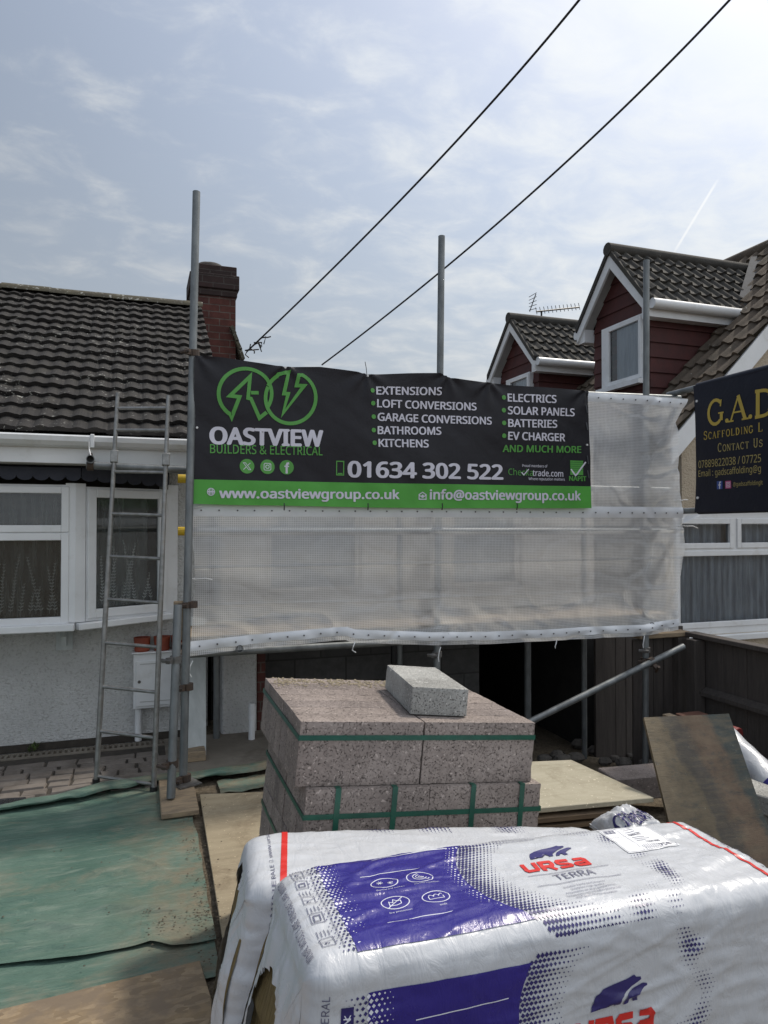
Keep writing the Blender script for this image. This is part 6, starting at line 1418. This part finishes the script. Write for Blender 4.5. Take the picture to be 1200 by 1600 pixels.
    pr.text(g, '150', x1-.052, x1-.014, ta(.160), .016, .03, lay=4); pr.text(g, '1250 600', x1-.075, x1-.03, ta(.130), .008, .01, lay=4); pr.text(g, '0,60 1,35', x0+.068, x0+.105, ta(.085), .006, .01, lay=4)
    for q in range(8): pr.line(g, [(x0+.07, ta(.045+.010*q)), (x0+.07+.03+.035*abs(nz(q*3.1, 1)), ta(.045+.010*q))], .0022, lay=4)
    for q in range(9): pr.line(g, [(x0+.010+.004*q, ta(.060)), (x0+.010+.004*q, ta(.042))], .0014+.001*(q % 3), lay=4)
    for q in range(9): pr.line(g, [(x0+.066+.006*q, ta(.165)), (x0+.066+.006*q, ta(.140))], .0012, lay=4)
    for q in range(3): pr.text(g, 'Isolation haute performance pour murs', .62, .74, ta(.012+.012*q), .006, 0, lay=2)
    # red stripe near the far end
    pr.line('print_red', [(1.222+.002*math.sin(i), ta(-.02+.48*i/30)) for i in range(31)], .011, lay=1)
    pr.textv(g, 'MINERAL WOOL \u2022 www.ursa \u2022 LAINE MINERALE', (1.255, ta(.03)), (1.255, ta(.38)), .012, .004, lay=1)
    # --- front face: z up the face is the unrolled coordinate itself
    zt = .565
    nn = 36; vs = []; cols = 50; z0 = .12
    for j in range(nn+1):
        z = z0+(zt-z0)*j/nn; q = (z-.455)/.24; xe = .745-.27*math.sqrt(max(.03, 1-q*q)) if abs(q) < 1 else .70
        for i in range(cols+1): vs.append((.14+(xe-.14)*i/cols, z))
    pr.shape('film_blue', vs, [(j*(cols+1)+i, j*(cols+1)+i+1, (j+1)*(cols+1)+i+1, (j+1)*(cols+1)+i) for j in range(nn) for i in range(cols)])
    for j in range(38):
        for i in range(-4, 6):
            x = .14+(i+.5*(j % 2))*.0115; q = .0054*(1-abs(i+.5)/6 if i >= 0 else 1-abs(i)/5); z = zt-.006-j*.0105
            if q > .0006: pr.poly('print_pale' if i >= 0 else 'print_navy', [(x-q, z), (x, z-q), (x+q, z), (x, z+q)], 1)
    for i in range(62):
        for j in range(40):
            x, z = .40+(i+.5*(j % 2))*.0105, .585-j*.0105; r = math.hypot((x-.745)/.27, (z-.455)/.24)
            if x < .745 and .60 < r < 1.0: q = .0054*min(1, .2+(r-.60)/.38)
            elif x >= .745 and .58 < r < 1.02: q = .0044*math.sin(math.pi*(r-.58)/.44)*max(0, .4+1.2*nz(x*18, z*18, 8))
            else: continue
            if q > .0009 and z < .580: pr.poly('print_navy', [(x-q, z), (x, z-q), (x+q, z), (x, z+q)])
    bears(pr, .655, .432, .135, .072); ursa(pr, .610, .358, .215, .056)
    pr.text('print_grey', 'TERRA', .67, .79, .306, .028, -.004, lay=2)
    pr.line(W_, [(.24, .497), (.45, .501)], .0022, lay=2)
    pr.textv(g, 'LAINE MINERALE \u2022 LANA MINERAL', (.062, .20), (.062, .57), .015, .006, lay=2)
    pr.rect('print_navy', .085, .110, .44, .545, lay=1); pr.textv(W_, 'EN', (.104, .50), (.104, .525), .014, .02, lay=3); pr.rect('print_navy', .085, .110, .30, .40, lay=1)
    pr.line(W_, [(.092, .53), (.098, .52), (.104, .53)], .002, lay=3)
def print_back(pr, S_, H, T, rr):
    ta = top_a(H, T, rr); g = 'print_grey'
    af = H-rr; pts = [(.092+.10*max(0, min(T, .05+(ta(0.0)+.25)*i/70-af)), .05+(ta(0.0)+.25)*i/70) for i in range(71)]
    pr.line('print_red', pts, .018, lay=1)
    pr.textv(g, 'LAINE MINERALE \u2022 www.ursa', (.078, ta(.50)), (.078, ta(.04)), .011, .004, lay=1)
    for i in range(26):
        for j in range(12):
            x, d = .34+i*.0125, .005+(j+.5*(i % 2))*.0105; q = .0058*max(0, .35+1.3*nz(x*11, d*12, 6))*max(0, 1-d/.12)
            if q > .001: pr.poly('print_navy', [(x-q, ta(d)), (x, ta(d)-q*1.3), (x+q, ta(d)), (x, ta(d)+q*1.3)])
    for i in range(30):
        for j in range(8):
            x, d = .72+i*.0115, .0+(j+.5*(i % 2))*.0105; q = .0052*max(0, .35+1.2*nz(x*10, d*10, 2))
            if q > .001: pr.poly('print_navy', [(x-q, ta(d)), (x, ta(d)-q), (x+q, ta(d)), (x, ta(d)+q)])
# front pack: tear around the middle of the near end; back pack: a tall narrow tear
hole_f = lambda y, z: ((y-.225)/(.155+.02*math.sin(z*17)))**2 + ((z-.10)/.39)**2 < 1
hole_b = lambda y, z: ((y-.20-.10*(z-.3))/(.10+.014*math.sin(z*21)))**2 + ((z-.28)/.23)**2 < 1
pack('near white and violet mineral wool pack with bear emblem and torn end', (.296, 1.362, .110), 0.0, R(1.6), 1.28, .415, .622, 3, hole_f, print_front)
pack('far white mineral wool pack with red stripe at its torn end', (.228, 1.890, .100), R(-6.0), R(4.4), 1.20, .345, .548, 11, hole_b, print_back)
def under_pallet():
    t = thing('pallet', 'timber pallet under the two mineral wool packs', 'pallet', (.9, 1.8, 0))
    for i, y in enumerate((1.42, 1.78, 2.14)):
        b = MB(); b.box(.24, 1.5, y-.05, y+.05, .0, .075); b.build('bearer', 'timber', t)
    for k in range(6): b = MB(); b.box(.25+.22*k, .37+.22*k, 1.37, 2.19, .0755, .094-.03*k/6); b.build('slat', 'timber', t)
under_pallet()

# ------------------------------------------------------------------ overhead cables
def cables():
    for i, (p, q, e, lab, sg) in enumerate((((386, 549, 8.0), (640, 298, 6.2), (905, 0, 4.8), 'black overhead cable rising right from beside the brick chimney', .35), ((503, 570, 8.0), (790, 338, 6.0), (1140, 0, 4.6), 'black overhead cable rising right from behind the middle scaffold pole', .35))):
        a, m, c = aD(*p), aD(*q), aD(*e); k = m*2-(a+c)/2; pts = []
        for j in range(46):
            s = j/40; pts.append(a*(1-s)**2+k*2*s*(1-s)+c*s*s)
        b = MB(); b.path(pts, .0088 if i else .0098, 6); o = tag(b.build('overhead_cable', 'cable', smooth=True), lab, 'cable', 'overhead cables')
        if i == 0:
            t = MB(); r = random.Random(4)
            for j in range(10):
                s = a+(m-a)*(.012*j); t.path([s, s+Vector((r.uniform(-.05, .08), 0, r.uniform(-.05, .05))), s+Vector((r.uniform(-.05, .13), 0, r.uniform(-.09, .04)))], .008, 4)
            t.build('frayed_tape', 'cable', o)
cables()
